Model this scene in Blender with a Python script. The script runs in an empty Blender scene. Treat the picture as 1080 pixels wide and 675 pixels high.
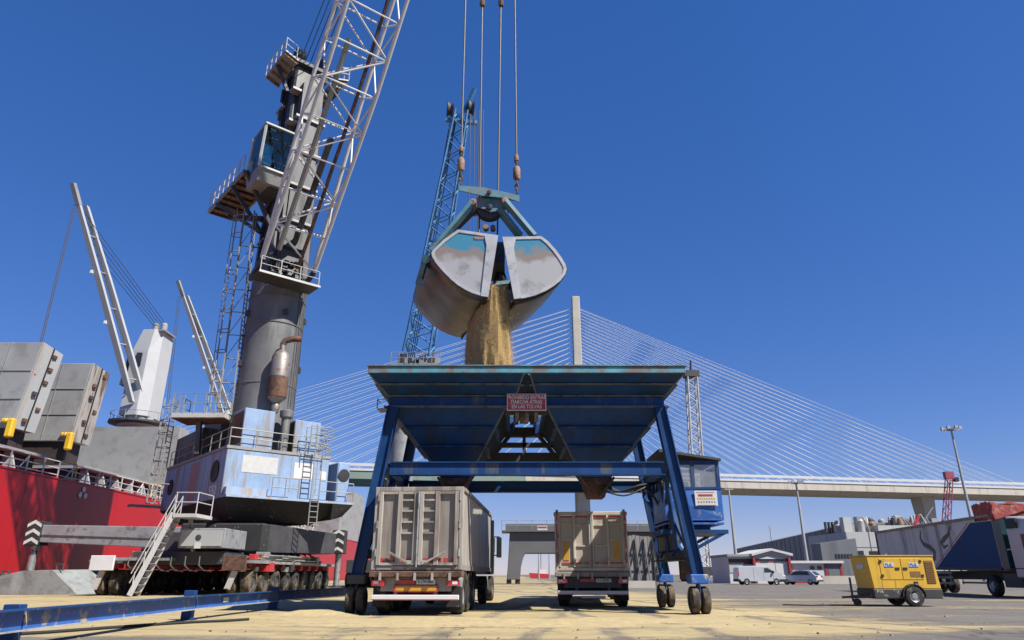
import bpy, math, random
from mathutils import Vector, Matrix, noise
R = math.radians
random.seed(7)
scene = bpy.context.scene
col = scene.collection

# ---------------------------------------------------------------- camera
PITCH, CAMZ, FPX = R(20.45), 1.05, 720.0
cam_d = bpy.data.cameras.new('camera'); cam = bpy.data.objects.new('camera', cam_d); col.objects.link(cam)
cam_d.sensor_width = 36.0; cam_d.lens = 24.0; cam_d.clip_start = 0.1; cam_d.clip_end = 9000
cam.location = (0, 0, CAMZ); cam.rotation_euler = (R(90) + PITCH, 0, 0)
scene.camera = cam

# ---------------------------------------------------------------- sky, sun, exposure
SUN = Vector((0.55, -0.36, 0.77)).normalized()
SUN_EL = math.asin(SUN.z)
SUN_ROT = math.atan2(SUN.x, SUN.y)
w = bpy.data.worlds.new('World'); scene.world = w; w.use_nodes = True
nt = w.node_tree; bg = nt.nodes['Background']
sky = nt.nodes.new('ShaderNodeTexSky'); sky.sky_type = 'NISHITA'; sky.sun_disc = False
sky.sun_elevation = SUN_EL; sky.sun_rotation = SUN_ROT
sky.air_density = 1.0; sky.dust_density = 0.0; sky.ozone_density = 4.5; sky.altitude = 0
gm = nt.nodes.new('ShaderNodeGamma'); gm.inputs['Gamma'].default_value = .62     # softer horizon-to-zenith falloff, everywhere alike
hs = nt.nodes.new('ShaderNodeHueSaturation'); hs.inputs['Saturation'].default_value = 1.42; hs.inputs['Value'].default_value = 1.75
tn = nt.nodes.new('ShaderNodeMix'); tn.data_type = 'RGBA'; tn.blend_type = 'MULTIPLY'; tn.inputs['Factor'].default_value = 1.0; tn.inputs['B'].default_value = (.845, .822, 1.05, 1)
nt.links.new(sky.outputs[0], gm.inputs[0]); nt.links.new(gm.outputs[0], tn.inputs['A']); nt.links.new(tn.outputs['Result'], hs.inputs['Color']); nt.links.new(hs.outputs[0], bg.inputs['Color'])
bg.inputs['Strength'].default_value = 0.064
sd = bpy.data.lights.new('sun', 'SUN'); so = bpy.data.objects.new('sun', sd); col.objects.link(so)
sd.energy = 5.0; sd.angle = R(0.53); sd.color = (1.0, 0.95, 0.87)
so.rotation_euler = SUN.to_track_quat('Z', 'Y').to_euler(); so.location = (20, -20, 60)
scene.view_settings.view_transform = 'Standard'; scene.view_settings.look = 'None'
scene.view_settings.exposure = 0.93; scene.view_settings.gamma = 1.0

# ---------------------------------------------------------------- helpers
_s, _c = math.sin(PITCH), math.cos(PITCH)
def ray(u, v):
    x = (u - 540) / FPX; y = (337.5 - v) / FPX
    return Vector((x, _c - y * _s, _s + y * _c))
def at(u, v, Y):
    d = ray(u, v); t = Y / d.y
    return Vector((d.x * t, Y, CAMZ + d.z * t))
def atx(u, v, X):
    d = ray(u, v); t = X / d.x
    return Vector((X, d.y * t, CAMZ + d.z * t))
def gnd(u, v):
    d = ray(u, v); t = -CAMZ / d.z
    return Vector((d.x * t, d.y * t, 0))
V = Vector

class MB:
    def __init__(s): s.v = []; s.f = []
    def add(s, vs, fs):
        o = len(s.v); s.v += [V(p) for p in vs]; s.f += [tuple(i + o for i in f) for f in fs]; return s
    def bx(s, x0, x1, y0, y1, z0, z1):
        return s.add([(x0,y0,z0),(x1,y0,z0),(x1,y1,z0),(x0,y1,z0),(x0,y0,z1),(x1,y0,z1),(x1,y1,z1),(x0,y1,z1)],
                     [(0,3,2,1),(4,5,6,7),(0,1,5,4),(1,2,6,5),(2,3,7,6),(3,0,4,7)])
    def hexa(s, b, t):   # bottom 4, top 4 corner points
        return s.add(list(b) + list(t), [(0,3,2,1),(4,5,6,7),(0,1,5,4),(1,2,6,5),(2,3,7,6),(3,0,4,7)])
    def beam(s, a, b, w, h, up=(0,0,1)):
        a = V(a); b = V(b); d = (b - a).normalized(); up = V(up)
        if abs(d.dot(up)) > .99: up = V((0,1,0))
        sx = d.cross(up).normalized() * w / 2; sz = sx.cross(d).normalized() * h / 2
        return s.hexa([a-sx-sz, a+sx-sz, b+sx-sz, b-sx-sz], [a-sx+sz, a+sx+sz, b+sx+sz, b-sx+sz])
    def tube(s, a, b, r, r2=None, n=8):
        return s.path([a, b], [r, r if r2 is None else r2], n)
    def path(s, pts, r, n=6):
        pts = [V(p) for p in pts]; m = len(pts)
        rs = r if isinstance(r, (list, tuple)) else [r] * m
        vs = []; ref = None
        for i, p in enumerate(pts):
            d = (pts[min(i+1, m-1)] - pts[max(i-1, 0)]).normalized()
            if ref is None: ref = V((0,0,1)) if abs(d.z) < .9 else V((1,0,0))
            x = d.cross(ref).normalized(); y = x.cross(d); ref = y if abs(y.dot(d)) < .5 else ref
            for k in range(n):
                t = 2 * math.pi * k / n; vs.append(p + (x * math.cos(t) + y * math.sin(t)) * rs[i])
        fs = [(i*n+k, i*n+(k+1) % n, (i+1)*n+(k+1) % n, (i+1)*n+k) for i in range(m-1) for k in range(n)]
        fs += [tuple(range(n-1, -1, -1)), tuple(range((m-1)*n, m*n))]
        return s.add(vs, fs)
    def prism(s, poly, vec):
        poly = [V(p) for p in poly]; vec = V(vec); n = len(poly)
        return s.add(poly + [p + vec for p in poly],
                     [tuple(range(n-1, -1, -1)), tuple(range(n, 2*n))] + [(i, (i+1) % n, n+(i+1) % n, n+i) for i in range(n)])
    def plate(s, a, b, c, d, t):   # quad with thickness t along minus its normal
        a, b, c, d = V(a), V(b), V(c), V(d); nn = (b-a).cross(d-a).normalized() * t
        return s.hexa([a-nn, b-nn, c-nn, d-nn], [a, b, c, d])
    def lathe(s, prof, c, ax, n=16, cap=True):   # prof: list of (radius, along)
        c = V(c); ax = V(ax).normalized(); x = ax.orthogonal().normalized(); y = ax.cross(x)
        vs = [c + ax*h + (x*math.cos(2*math.pi*k/n) + y*math.sin(2*math.pi*k/n))*r for r, h in prof for k in range(n)]
        m = len(prof)
        fs = [(i*n+k, i*n+(k+1) % n, (i+1)*n+(k+1) % n, (i+1)*n+k) for i in range(m-1) for k in range(n)]
        if cap: fs += [tuple(range(n-1, -1, -1)), tuple(range((m-1)*n, m*n))]
        return s.add(vs, fs)
    def loft(s, rings):
        n = len(rings[0]); m = len(rings); vs = [p for r in rings for p in r]
        fs = [(i*n+k, i*n+(k+1) % n, (i+1)*n+(k+1) % n, (i+1)*n+k) for i in range(m-1) for k in range(n)]
        fs += [tuple(range(n-1, -1, -1)), tuple(range((m-1)*n, m*n))]
        return s.add(vs, fs)
    def rot(s, ang, about=(0,0,0)):
        M = Matrix.Rotation(ang, 4, 'Z'); ab = V(about)
        s.v = [M @ (p - ab) + ab for p in s.v]; return s
    def build(s, name, m, parent=None, smooth=False, bevel=0, world=False, **tags):
        me = bpy.data.meshes.new(name); vs = s.v
        if world and parent is not None:
            inv = root_matrix(parent).inverted(); vs = [inv @ p for p in vs]
        me.from_pydata([tuple(p) for p in vs], [], s.f); me.update()
        import bmesh
        bm = bmesh.new(); bm.from_mesh(me); bmesh.ops.recalc_face_normals(bm, faces=bm.faces); bm.to_mesh(me); bm.free()
        if smooth: me.shade_smooth(); me.set_sharp_from_angle(angle=R(38))
        o = bpy.data.objects.new(name, me); col.objects.link(o)
        me.materials.append(m if not isinstance(m, str) else MT[m])
        if parent is not None: o.parent = parent
        if bevel:
            b = o.modifiers.new('bevel', 'BEVEL'); b.width = bevel; b.segments = 1; b.limit_method = 'ANGLE'
        for k, val in tags.items(): o[k] = val
        return o
def root_matrix(o):
    M = Matrix.Identity(4)
    while o is not None:
        M = o.matrix_basis @ M; o = o.parent
    return M
def tag(o, label, cat, group=None):
    o['label'] = label; o['category'] = cat
    if group: o['group'] = group
    return o
def thing(name, label, cat, loc=(0,0,0), rz=0, group=None):
    o = bpy.data.objects.new(name, None); col.objects.link(o); o.empty_display_size = .3
    o.location = loc; o.rotation_euler = (0, 0, rz)
    return tag(o, label, cat, group)
def copy_tree(o, parent=None):
    c = o.copy(); col.objects.link(c)
    if parent is not None: c.parent = parent
    for ch in [k for k in o.children]: copy_tree(ch, c)
    return c
def text(name, body, m, parent, origin, xdir, updir, size, world=True, stretch=1.0, bold=0.0, height=None):
    cu = bpy.data.curves.new(name, 'FONT'); cu.body = body; cu.size = 1.0; cu.align_x = 'CENTER'; cu.align_y = 'CENTER'
    cu.extrude = .004; cu.offset = bold
    tmp = bpy.data.objects.new('tmp', cu); col.objects.link(tmp)
    dg = bpy.context.evaluated_depsgraph_get(); me = bpy.data.meshes.new_from_object(tmp.evaluated_get(dg))
    col.objects.unlink(tmp); bpy.data.objects.remove(tmp); bpy.data.curves.remove(cu)
    X = V(xdir).normalized(); U = V(updir).normalized(); N = X.cross(U).normalized(); U = N.cross(X)
    o3 = V(origin); inv = root_matrix(parent).inverted() if world else Matrix.Identity(4)
    for vt in me.vertices:
        p = vt.co; vt.co = inv @ (o3 + X*p.x*size*stretch + U*p.y*size + N*p.z)
    me.materials.append(MT[m]); me.name = name
    o = bpy.data.objects.new(name, me); col.objects.link(o); o.parent = parent
    return o

# ---------------------------------------------------------------- materials
MT = {}
def mat(name, c, rough=.6, metal=0.0, var=.18, sc=1.5, dirt=None, amt=.35, dsc=2.0, streak=False, bump=0.0, bsc=20, coat=0):
    c = [x*.76 for x in c[:3]]; dirt = [x*.76 for x in dirt] if dirt else None
    m = bpy.data.materials.new(name); m.use_nodes = True; n = m.node_tree.nodes; l = m.node_tree.links
    b = n['Principled BSDF']; b.inputs['Roughness'].default_value = rough; b.inputs['Metallic'].default_value = metal
    if coat: b.inputs['Coat Weight'].default_value = coat; b.inputs['Coat Roughness'].default_value = .15
    tc = n.new('ShaderNodeTexCoord'); mp = n.new('ShaderNodeMapping'); l.new(tc.outputs['Object'], mp.inputs[0])
    oi = n.new('ShaderNodeObjectInfo'); cm = n.new('ShaderNodeVectorMath'); cm.operation = 'SCALE'
    cm.inputs[0].default_value = (37, 19, 53); l.new(oi.outputs['Random'], cm.inputs['Scale']); l.new(cm.outputs[0], mp.inputs['Location'])
    n1 = n.new('ShaderNodeTexNoise'); n1.inputs['Scale'].default_value = sc; n1.inputs['Detail'].default_value = 6; n1.inputs['Roughness'].default_value = .65
    l.new(mp.outputs[0], n1.inputs['Vector'])
    mr = n.new('ShaderNodeMapRange'); mr.inputs['From Min'].default_value = .3; mr.inputs['From Max'].default_value = .7
    mr.inputs['To Min'].default_value = 1 - var; mr.inputs['To Max'].default_value = 1 + var; l.new(n1.outputs['Fac'], mr.inputs['Value'])
    mx = n.new('ShaderNodeVectorMath'); mx.operation = 'SCALE'; mx.inputs[0].default_value = c[:3]; l.new(mr.outputs[0], mx.inputs['Scale'])
    out = mx.outputs[0]
    if dirt:
        mp2 = n.new('ShaderNodeMapping'); l.new(mp.outputs[0], mp2.inputs[0])
        if streak: mp2.inputs['Scale'].default_value = (1, 1, .12)
        n2 = n.new('ShaderNodeTexNoise'); n2.inputs['Scale'].default_value = dsc; n2.inputs['Detail'].default_value = 8; n2.inputs['Roughness'].default_value = .7
        l.new(mp2.outputs[0], n2.inputs['Vector'])
        cr = n.new('ShaderNodeMapRange'); e = .68 - amt * .5
        cr.inputs['From Min'].default_value = e; cr.inputs['From Max'].default_value = e + .1; l.new(n2.outputs['Fac'], cr.inputs['Value'])
        mi = n.new('ShaderNodeMix'); mi.data_type = 'RGBA'; l.new(cr.outputs[0], mi.inputs['Factor'])
        l.new(out, mi.inputs['A']); mi.inputs['B'].default_value = (*dirt[:3], 1); out = mi.outputs['Result']
    l.new(out, b.inputs['Base Color'])
    mr2 = n.new('ShaderNodeMapRange'); mr2.inputs['To Min'].default_value = max(rough - .12, .05); mr2.inputs['To Max'].default_value = min(rough + .15, 1)
    l.new(n1.outputs['Fac'], mr2.inputs['Value']); l.new(mr2.outputs[0], b.inputs['Roughness'])
    if bump:
        n3 = n.new('ShaderNodeTexNoise'); n3.inputs['Scale'].default_value = bsc; n3.inputs['Detail'].default_value = 4; l.new(mp.outputs[0], n3.inputs['Vector'])
        bp = n.new('ShaderNodeBump'); bp.inputs['Strength'].default_value = bump; bp.inputs['Distance'].default_value = .05
        l.new(n3.outputs['Fac'], bp.inputs['Height']); l.new(bp.outputs[0], b.inputs['Normal'])
    MT[name] = m; return m
def glass(name, tint, refl=.12, dust=0.0):
    m = bpy.data.materials.new(name); m.use_nodes = True; n = m.node_tree.nodes; l = m.node_tree.links
    n.remove(n['Principled BSDF']); o = n['Material Output']
    t = n.new('ShaderNodeBsdfTransparent'); t.inputs[0].default_value = (*tint, 1)
    g = n.new('ShaderNodeBsdfGlossy'); g.inputs['Roughness'].default_value = .03
    f = n.new('ShaderNodeFresnel'); f.inputs[0].default_value = 1.5
    ad = n.new('ShaderNodeMath'); ad.operation = 'ADD'; ad.inputs[1].default_value = refl - .04; l.new(f.outputs[0], ad.inputs[0])
    x = n.new('ShaderNodeMixShader'); l.new(ad.outputs[0], x.inputs[0]); l.new(t.outputs[0], x.inputs[1]); l.new(g.outputs[0], x.inputs[2])
    out = x.outputs[0]
    if dust:      # film of grain dust on the pane
        df = n.new('ShaderNodeBsdfDiffuse'); df.inputs[0].default_value = (.62,.61,.57,1); tz = n.new('ShaderNodeTexNoise'); tz.inputs['Scale'].default_value = .6; tz.inputs['Detail'].default_value = 3
        mr = n.new('ShaderNodeMapRange'); mr.inputs[1].default_value = .3; mr.inputs[2].default_value = .7; mr.inputs[3].default_value = dust*.6; mr.inputs[4].default_value = dust*1.5; l.new(tz.outputs['Fac'], mr.inputs[0])
        y = n.new('ShaderNodeMixShader'); l.new(mr.outputs[0], y.inputs[0]); l.new(out, y.inputs[1]); l.new(df.outputs[0], y.inputs[2]); out = y.outputs[0]
    l.new(out, o.inputs[0]); MT[name] = m; return m
RUST = (.16, .07, .035); GRIME = (.05, .045, .04); DUST = (.42, .36, .25)
mat('navy', (.009, .052, .165), .5, 0, .30, .9, (.022,.040,.080), .34, 1.4, True, .22, 1.6)
mat('navy_grime_shade', (.016, .036, .075), .7, 0, .35, 1.2, (.045,.042,.045), .38, 1.8, True, .2, 2)  # grime plus the shade of the inner funnel sides, put into the colour
mat('navy_dusty', (.012, .052, .175), .5, 0, .35, .9, (.10,.115,.13), .30, 2.0, True, .15, 2)
mat('rib_dust_sunlit', (.10, .125, .155), .7, 0, .25, 2, (.03,.04,.07), .3, 3)  # dusty ribs, their sunlit front edges put into the pale colour
mat('blue_bright', (.025, .12, .42), .45, 0, .2, 1.5, DUST, .25, 2.5)
mat('turquoise', (.085, .29, .36), .6, 0, .3, 2.0, (.17,.14,.12), .46, 1.6)
mat('grab_teal', (.10, .235, .30), .5, 0, .3, 2.0, (.22,.18,.15), .34, 2.2)
mat('crane_blue', (.24, .35, .53), .6, 0, .15, .8, (.24,.235,.24), .36, 1.5, True, .12, 2)
mat('crane_blue_pale', (.30, .40, .55), .6, 0, .15, .8, (.35,.30,.25), .35, 1.8, True)
mat('mast_grey', (.15, .15, .15), .5, .1, .25, .5, (.22,.22,.215), .24, 1.1, True)
mat('mast_dark', (.095, .097, .10), .55, .1, .3, .7, (.03,.03,.03), .4, 1.2, True)
mat('boom_white', (.68, .685, .69), .5, 0, .08, 1, (.40,.33,.26), .14, 2)
mat('rail_white', (.50, .50, .48), .55, 0, .1, 1, (.35,.28,.2), .2, 4)
mat('rail_grey', (.30, .30, .29), .55, .2, .15, 1, (.2,.14,.09), .25, 4)
mat('steel_grey', (.30, .31, .32), .5, .2, .18, .8, (.16,.15,.14), .3, 2)
mat('steel_dark', (.055, .055, .06), .6, .1, .3, 1.2, RUST, .18, 2)
mat('worn_steel', (.40, .40, .42), .34, .75, .25, 1.0, (.10,.08,.07), .34, 1.1)
mat('shell_steel', (.17, .155, .145), .36, .7, .22, .7, (.105,.09,.08), .40, .8, True)
mat('edge_steel', (.60, .59, .575), .42, .35, .12, 1.5, (.42,.395,.37), .28, 2.5)
mat('rust', (.15, .075, .045), .8, 0, .4, 2, (.06,.035,.025), .4, 2.5, False, .4, 30)
mat('rust_pale', (.30, .20, .14), .75, .1, .3, 3, RUST, .4, 4)
mat('rope', (.10, .09, .085), .6, .4, .2, 4)
mat('tyre', (.018, .017, .016), .85, 0, .3, 3, (.13,.11,.08), .33, 3, False, .3, 40)
mat('tyre_dusty', (.035, .030, .025), .9, 0, .3, 2, (.15,.11,.07), .45, 2, False, .3, 40)
mat('rim_steel', (.42, .42, .42), .4, .6, .15, 3, GRIME, .3, 3)
mat('black', (.012, .012, .013), .6, 0, .2, 2)
mat('black_matt', (.02, .02, .021), .9, 0, .3, 2, DUST, .12, 3)
mat('trailer_beige', (.42, .385, .335), .6, .1, .15, .8, (.24,.20,.165), .42, 1.6, True)
mat('cream_door', (.50, .44, .36), .6, 0, .12, .8, (.38,.32,.25), .35, 1.6, True)
mat('cream_rib', (.58, .52, .44), .6, 0, .12, .8, (.42,.36,.29), .35, 2, True)
mat('trailer_beige_dark', (.30, .27, .235), .6, .1, .15, .8, (.22,.19,.16), .38, 1.6, True)
mat('trailer_side', (.44, .405, .355), .5, .15, .1, .5, (.36,.31,.25), .35, 1.2, True)
mat('red_tape', (.50, .035, .04), .4, 0, .15, 2, (.3,.1,.08), .2, 4)
mat('red_light', (.55, .012, .02), .2, 0, .05, 2, coat=.8)
mat('white_light', (.8, .78, .76), .2, 0, .05, 2, coat=.8)
mat('amber_light', (.8, .3, .03), .25, 0, .05, 2)
mat('yellow_reflect', (.62, .33, .03), .5, 0, .15, 3)
mat('plate_white', (.62, .62, .60), .5, 0, .1, 3)
mat('white_paint', (.74, .74, .73), .45, 0, .05, 1, (.5,.46,.4), .12, 2)
mat('van_white', (.50, .52, .55), .35, 0, .04, .8, (.45,.44,.42), .15, 1.5, coat=.5)
mat('car_white', (.56, .58, .60), .3, 0, .03, .8, coat=.6)
mat('grain', (.49, .385, .195), .95, 0, .2, 4, (.43,.345,.19), .4, 14, False, .5, 60)
mat('cab_green', (.22, .36, .32), .6, 0, .3, 1.5)
mat('grain_brown', (.60, .42, .185), .95, 0, .10, 6, (.54,.37,.155), .4, 30, False, .5, 60)
mat('gen_yellow', (.70, .42, .035), .45, 0, .08, 1, (.42,.27,.06), .2, 2, True)
mat('gen_base', (.035, .035, .037), .6, 0, .25, 2, DUST, .15, 3)
mat('gen_grille', (.22, .11, .03), .7, 0, .2, 4)
mat('blue_logo', (.03, .10, .45), .5, 0, .05, 1)
mat('sign_red', (.42, .035, .05), .5, 0, .15, 3, (.5,.12,.12), .25, 3)
mat('hull_red', (.40, .008, .012), .38, 0, .08, .25, (.31,.012,.014), .28, .55, True, .12, .35)
mat('hatch_stained', (.36, .34, .31), .6, 0, .15, .5, (.12,.075,.05), .42, .8, True)
mat('hull_dark', (.10, .03, .03), .6, 0, .2, .4)
mat('ship_grey', (.30, .305, .305), .55, 0, .08, .4, (.24,.235,.225), .34, .5)
mat('ship_grey_light', (.40, .415, .415), .5, 0, .08, .4, (.40,.36,.30), .25, .8, True)
mat('ship_white', (.46, .47, .48), .5, 0, .05, .4, (.50,.42,.33), .12, .9, True)
mat('coaming_dark', (.035, .022, .022), .7, 0, .3, .6)
mat('yellow_paint', (.72, .43, .02), .5, 0, .15, 1, RUST, .15, 2)
mat('concrete', (.52, .48, .41), .85, 0, .10, .15, (.36,.33,.28), .3, .25, True)
mat('concrete_dark', (.33, .32, .30), .85, 0, .12, .3, (.24,.23,.21), .35, .5)
mat('deck_green', (.20, .27, .235), .6, 0, .1, .1, (.15,.2,.18), .3, .2)
mat('stay_white', (.62, .62, .62), .45, 0, .03, .2)
mat('bridge_white', (.58, .58, .58), .5, 0, .05, .1)
mat('warehouse_grey', (.165, .175, .19), .6, .1, .12, .08, (.12,.125,.135), .35, .12, True)
mat('warehouse_light', (.46, .46, .45), .7, 0, .06, .15, (.36,.36,.34), .25, .3, True)
mat('office_white', (.60, .59, .57), .6, 0, .04, .3)
mat('office_red', (.32, .03, .035), .5, 0, .1, .5)
mat('office_dark', (.05, .03, .035), .5, 0, .1, .5)
mat('window_dark', (.03, .035, .04), .12, 0, .2, 1)
mat('roof_grey', (.28, .28, .29), .7, 0, .1, .4)
mat('lattice_blue', (.05, .19, .40), .5, 0, .15, .5, (.15,.3,.45), .3, 2)
mat('lattice_red', (.32, .06, .10), .5, 0, .15, .5)
mat('portal_grey', (.125, .125, .13), .7, 0, .12, .4, (.12,.12,.12), .3, .8, True)
mat('trailer_right', (.66, .65, .63), .5, .1, .12, .5, (.30,.28,.26), .3, 1.2, True)
mat('trailer_right_blue', (.008, .055, .17), .75, 0, .15, .8)
mat('swirl_brown', (.13, .105, .085), .6, 0, .15, 2)
mat('cab_petrol', (.012, .06, .075), .4, 0, .1, 1, coat=.4)
mat('tarp_red', (.36, .055, .045), .7, 0, .3, 2, (.45,.2,.15), .3, 3, False, .6, 6)
mat('cab_white', (.52, .53, .54), .35, 0, .04, 1, coat=.4)
mat('cab_dark', (.018, .02, .026), .45, 0, .1, 1)
mat('skin', (.45, .26, .18), .55, 0, .05, 5)
mat('hair', (.02, .015, .012), .7, 0, .2, 8)
mat('orange_cloth', (.75, .13, .04), .8, 0, .1, 8)
mat('dark_cloth', (.03, .035, .06), .85, 0, .1, 8)
mat('muffler', (.30, .27, .25), .5, .5, .15, 2, RUST, .3, 2)
mat('poster', (.50, .50, .49), .6, 0, .1, 3)
mat('panel_pink', (.34, .20, .22), .6, 0, .15, .8)
mat('tarp_grey', (.26, .275, .275), .7, 0, .15, .6, (.18,.185,.18), .35, 1.4, False, .5, 3)
mat('sheet_grey', (.27, .26, .24), .75, 0, .15, .5, (.19,.175,.155), .35, 1.2, True)
mat('lamp_steel', (.42, .42, .40), .5, .3, .1, .5)
mat('water', (.012, .05, .075), .08, 0, .1, .05, None, .3, 1, False, .3, .6)
for k_ in ('navy','navy_dusty','navy_grime_shade'): MT[k_].node_tree.nodes['Principled BSDF'].inputs['Specular IOR Level'].default_value = .22
glass('glass', (.92, .95, .94), .12, .22); glass('glass_teal', (.45, .66, .58), .08, .0); glass('glass_dark', (.12, .14, .15), .14)
# ================================================================ GROUND
def ground_material():
    m = bpy.data.materials.new('quay_asphalt'); m.use_nodes = True; n = m.node_tree.nodes; l = m.node_tree.links; b = n['Principled BSDF']
    tc = n.new('ShaderNodeNewGeometry')
    def nz(scale, det=6, sc=(1,1,1), rough=.6):
        mp = n.new('ShaderNodeMapping'); mp.inputs['Scale'].default_value = sc; l.new(tc.outputs['Position'], mp.inputs[0])
        t = n.new('ShaderNodeTexNoise'); t.inputs['Scale'].default_value = scale; t.inputs['Detail'].default_value = det; t.inputs['Roughness'].default_value = rough
        l.new(mp.outputs[0], t.inputs['Vector']); return t.outputs['Fac']
    def mrng(x, a, b_, c, d):
        r = n.new('ShaderNodeMapRange'); r.inputs[1].default_value = a; r.inputs[2].default_value = b_; r.inputs[3].default_value = c; r.inputs[4].default_value = d
        l.new(x, r.inputs[0]); return r.outputs[0]
    def op(o, a, b_):
        r = n.new('ShaderNodeMath'); r.operation = o
        for i, x in enumerate((a, b_)):
            if isinstance(x, (int, float)): r.inputs[i].default_value = x
            else: l.new(x, r.inputs[i])
        return r.outputs[0]
    def mix(f, A, B):
        r = n.new('ShaderNodeMix'); r.data_type = 'RGBA'; l.new(f, r.inputs['Factor'])
        for k, x in (('A', A), ('B', B)):
            if isinstance(x, tuple): r.inputs[k].default_value = (*x, 1)
            else: l.new(x, r.inputs[k])
        return r.outputs['Result']
    sp = n.new('ShaderNodeSeparateXYZ'); l.new(tc.outputs['Position'], sp.inputs[0])
    # where grain was spilled: thick round the hopper and crane, thin tracked streaks elsewhere
    big = nz(.35, 8, (.28, 1.0, 1)); fine = nz(3.0, 8, (.6, 1, 1), .75); speck = nz(26, 4)
    bias = op('ADD', mrng(sp.outputs['X'], 5.0, 10.5, .19, -.045), mrng(sp.outputs['Y'], 34, 60, 0, -.12))
    bias = op('ADD', bias, mrng(sp.outputs['Y'], 12.5, 15.2, -.20, 0))
    cov = op('ADD', op('ADD', big, bias), op('MULTIPLY', op('SUBTRACT', fine, .5), .42))
    cov = op('ADD', cov, op('MULTIPLY', op('SUBTRACT', speck, .5), .18))
    gm = mrng(cov, .47, .60, 0, 1)
    asp = mix(mrng(nz(.5, 6), .3, .7, 0, 1), (.092, .083, .074), (.135, .122, .106))
    asp = mix(mrng(nz(2.2, 8, (.3, 1, 1)), .55, .75, 0, .6), asp, (.06, .056, .052))
    asp = mix(mrng(nz(60, 3), .45, .75, 0, .5), asp, (.22, .205, .185))
    gr = mix(mrng(nz(1.1, 8, (.5, 1, 1)), .3, .7, 0, 1), (.375, .30, .155), (.285, .228, .122))
    gr = mix(mrng(nz(40, 4), .5, .7, 0, .55), gr, (.25, .205, .12))
    gr = mix(mrng(nz(.9, 8, (.25, 1, 1), .7), .55, .64, 0, .7), gr, (.17, .148, .112))
    wob = op('MULTIPLY', op('SUBTRACT', nz(.12, 2, (0, 1, 0)), .5), 3.0)
    trk = None
    for x_, sl in ((-3.55, .02), (-1.6, .02), (1.85, -.03), (3.8, -.03), (-1.0, -.16), (.85, -.16), (6.6, .25), (8.4, .25)):
        dx = op('SUBTRACT', op('ADD', sp.outputs['X'], op('MULTIPLY', op('SUBTRACT', sp.outputs['Y'], 18.0), sl)), op('ADD', wob, x_))
        k_ = mrng(op('ABSOLUTE', dx, 0), .13, .30, 1, 0); trk = k_ if trk is None else op('MAXIMUM', trk, k_)
    trk = op('MULTIPLY', trk, mrng(nz(1.4, 6, (1, .5, 1), .7), .30, .55, 0, .9))
    gr = mix(trk, gr, (.20, .168, .115)); asp = mix(op('MULTIPLY', trk, .6), asp, (.055, .05, .046))
    gm = op('MULTIPLY', gm, mrng(op('MULTIPLY', trk, nz(5, 5)), .2, .5, 1, .45))
    vo = n.new('ShaderNodeTexVoronoi'); vo.feature = 'DISTANCE_TO_EDGE'; vo.inputs['Scale'].default_value = .22
    vm = n.new('ShaderNodeVectorMath'); vm.operation = 'ADD'; nv = n.new('ShaderNodeTexNoise'); nv.inputs['Scale'].default_value = .9; nv.inputs['Detail'].default_value = 5
    l.new(tc.outputs['Position'], nv.inputs['Vector']); l.new(tc.outputs['Position'], vm.inputs[0]); l.new(nv.outputs['Color'], vm.inputs[1]); l.new(vm.outputs[0], vo.inputs['Vector'])
    asp = mix(mrng(vo.outputs['Distance'], .0, .012, .8, 0), asp, (.03, .028, .026))
    jx = op('ABSOLUTE', op('SUBTRACT', op('FRACT', op('DIVIDE', sp.outputs['Y'], 7.5), 0), .5), 0)
    asp = mix(mrng(jx, .0, .006, .7, 0), asp, (.04, .037, .034))
    oil = mrng(nz(.6, 5, (1, .7, 1), .75), .64, .70, 0, .7); asp = mix(oil, asp, (.045, .042, .04))
    l.new(mix(gm, asp, gr), b.inputs['Base Color'])
    b.inputs['Roughness'].default_value = .92; b.inputs['Specular IOR Level'].default_value = .25
    bp = n.new('ShaderNodeBump'); bp.inputs['Strength'].default_value = .8; bp.inputs['Distance'].default_value = .035
    l.new(op('ADD', op('MULTIPLY', fine, .8), op('ADD', op('MULTIPLY', speck, .35), op('MULTIPLY', gm, .6))), bp.inputs['Height']); l.new(bp.outputs[0], b.inputs['Normal'])
    MT['ground'] = m
ground_material()
g = MB(); g.add([(-32.2,-400,0),(4000,-400,0),(4000,5000,0),(-32.2,5000,0)], [(0,1,2,3)]).build('ground', 'ground', kind='structure')
MB().bx(-33.0,-32.2,-400,5000,-6,.02).build('quay_edge', 'concrete_dark', kind='structure')
MB().add([(-4000,-400,-3.2),(-33.0,-400,-3.2),(-33.0,5000,-3.2),(-4000,5000,-3.2)], [(0,1,2,3)]).build('water', 'water', kind='structure')

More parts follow.
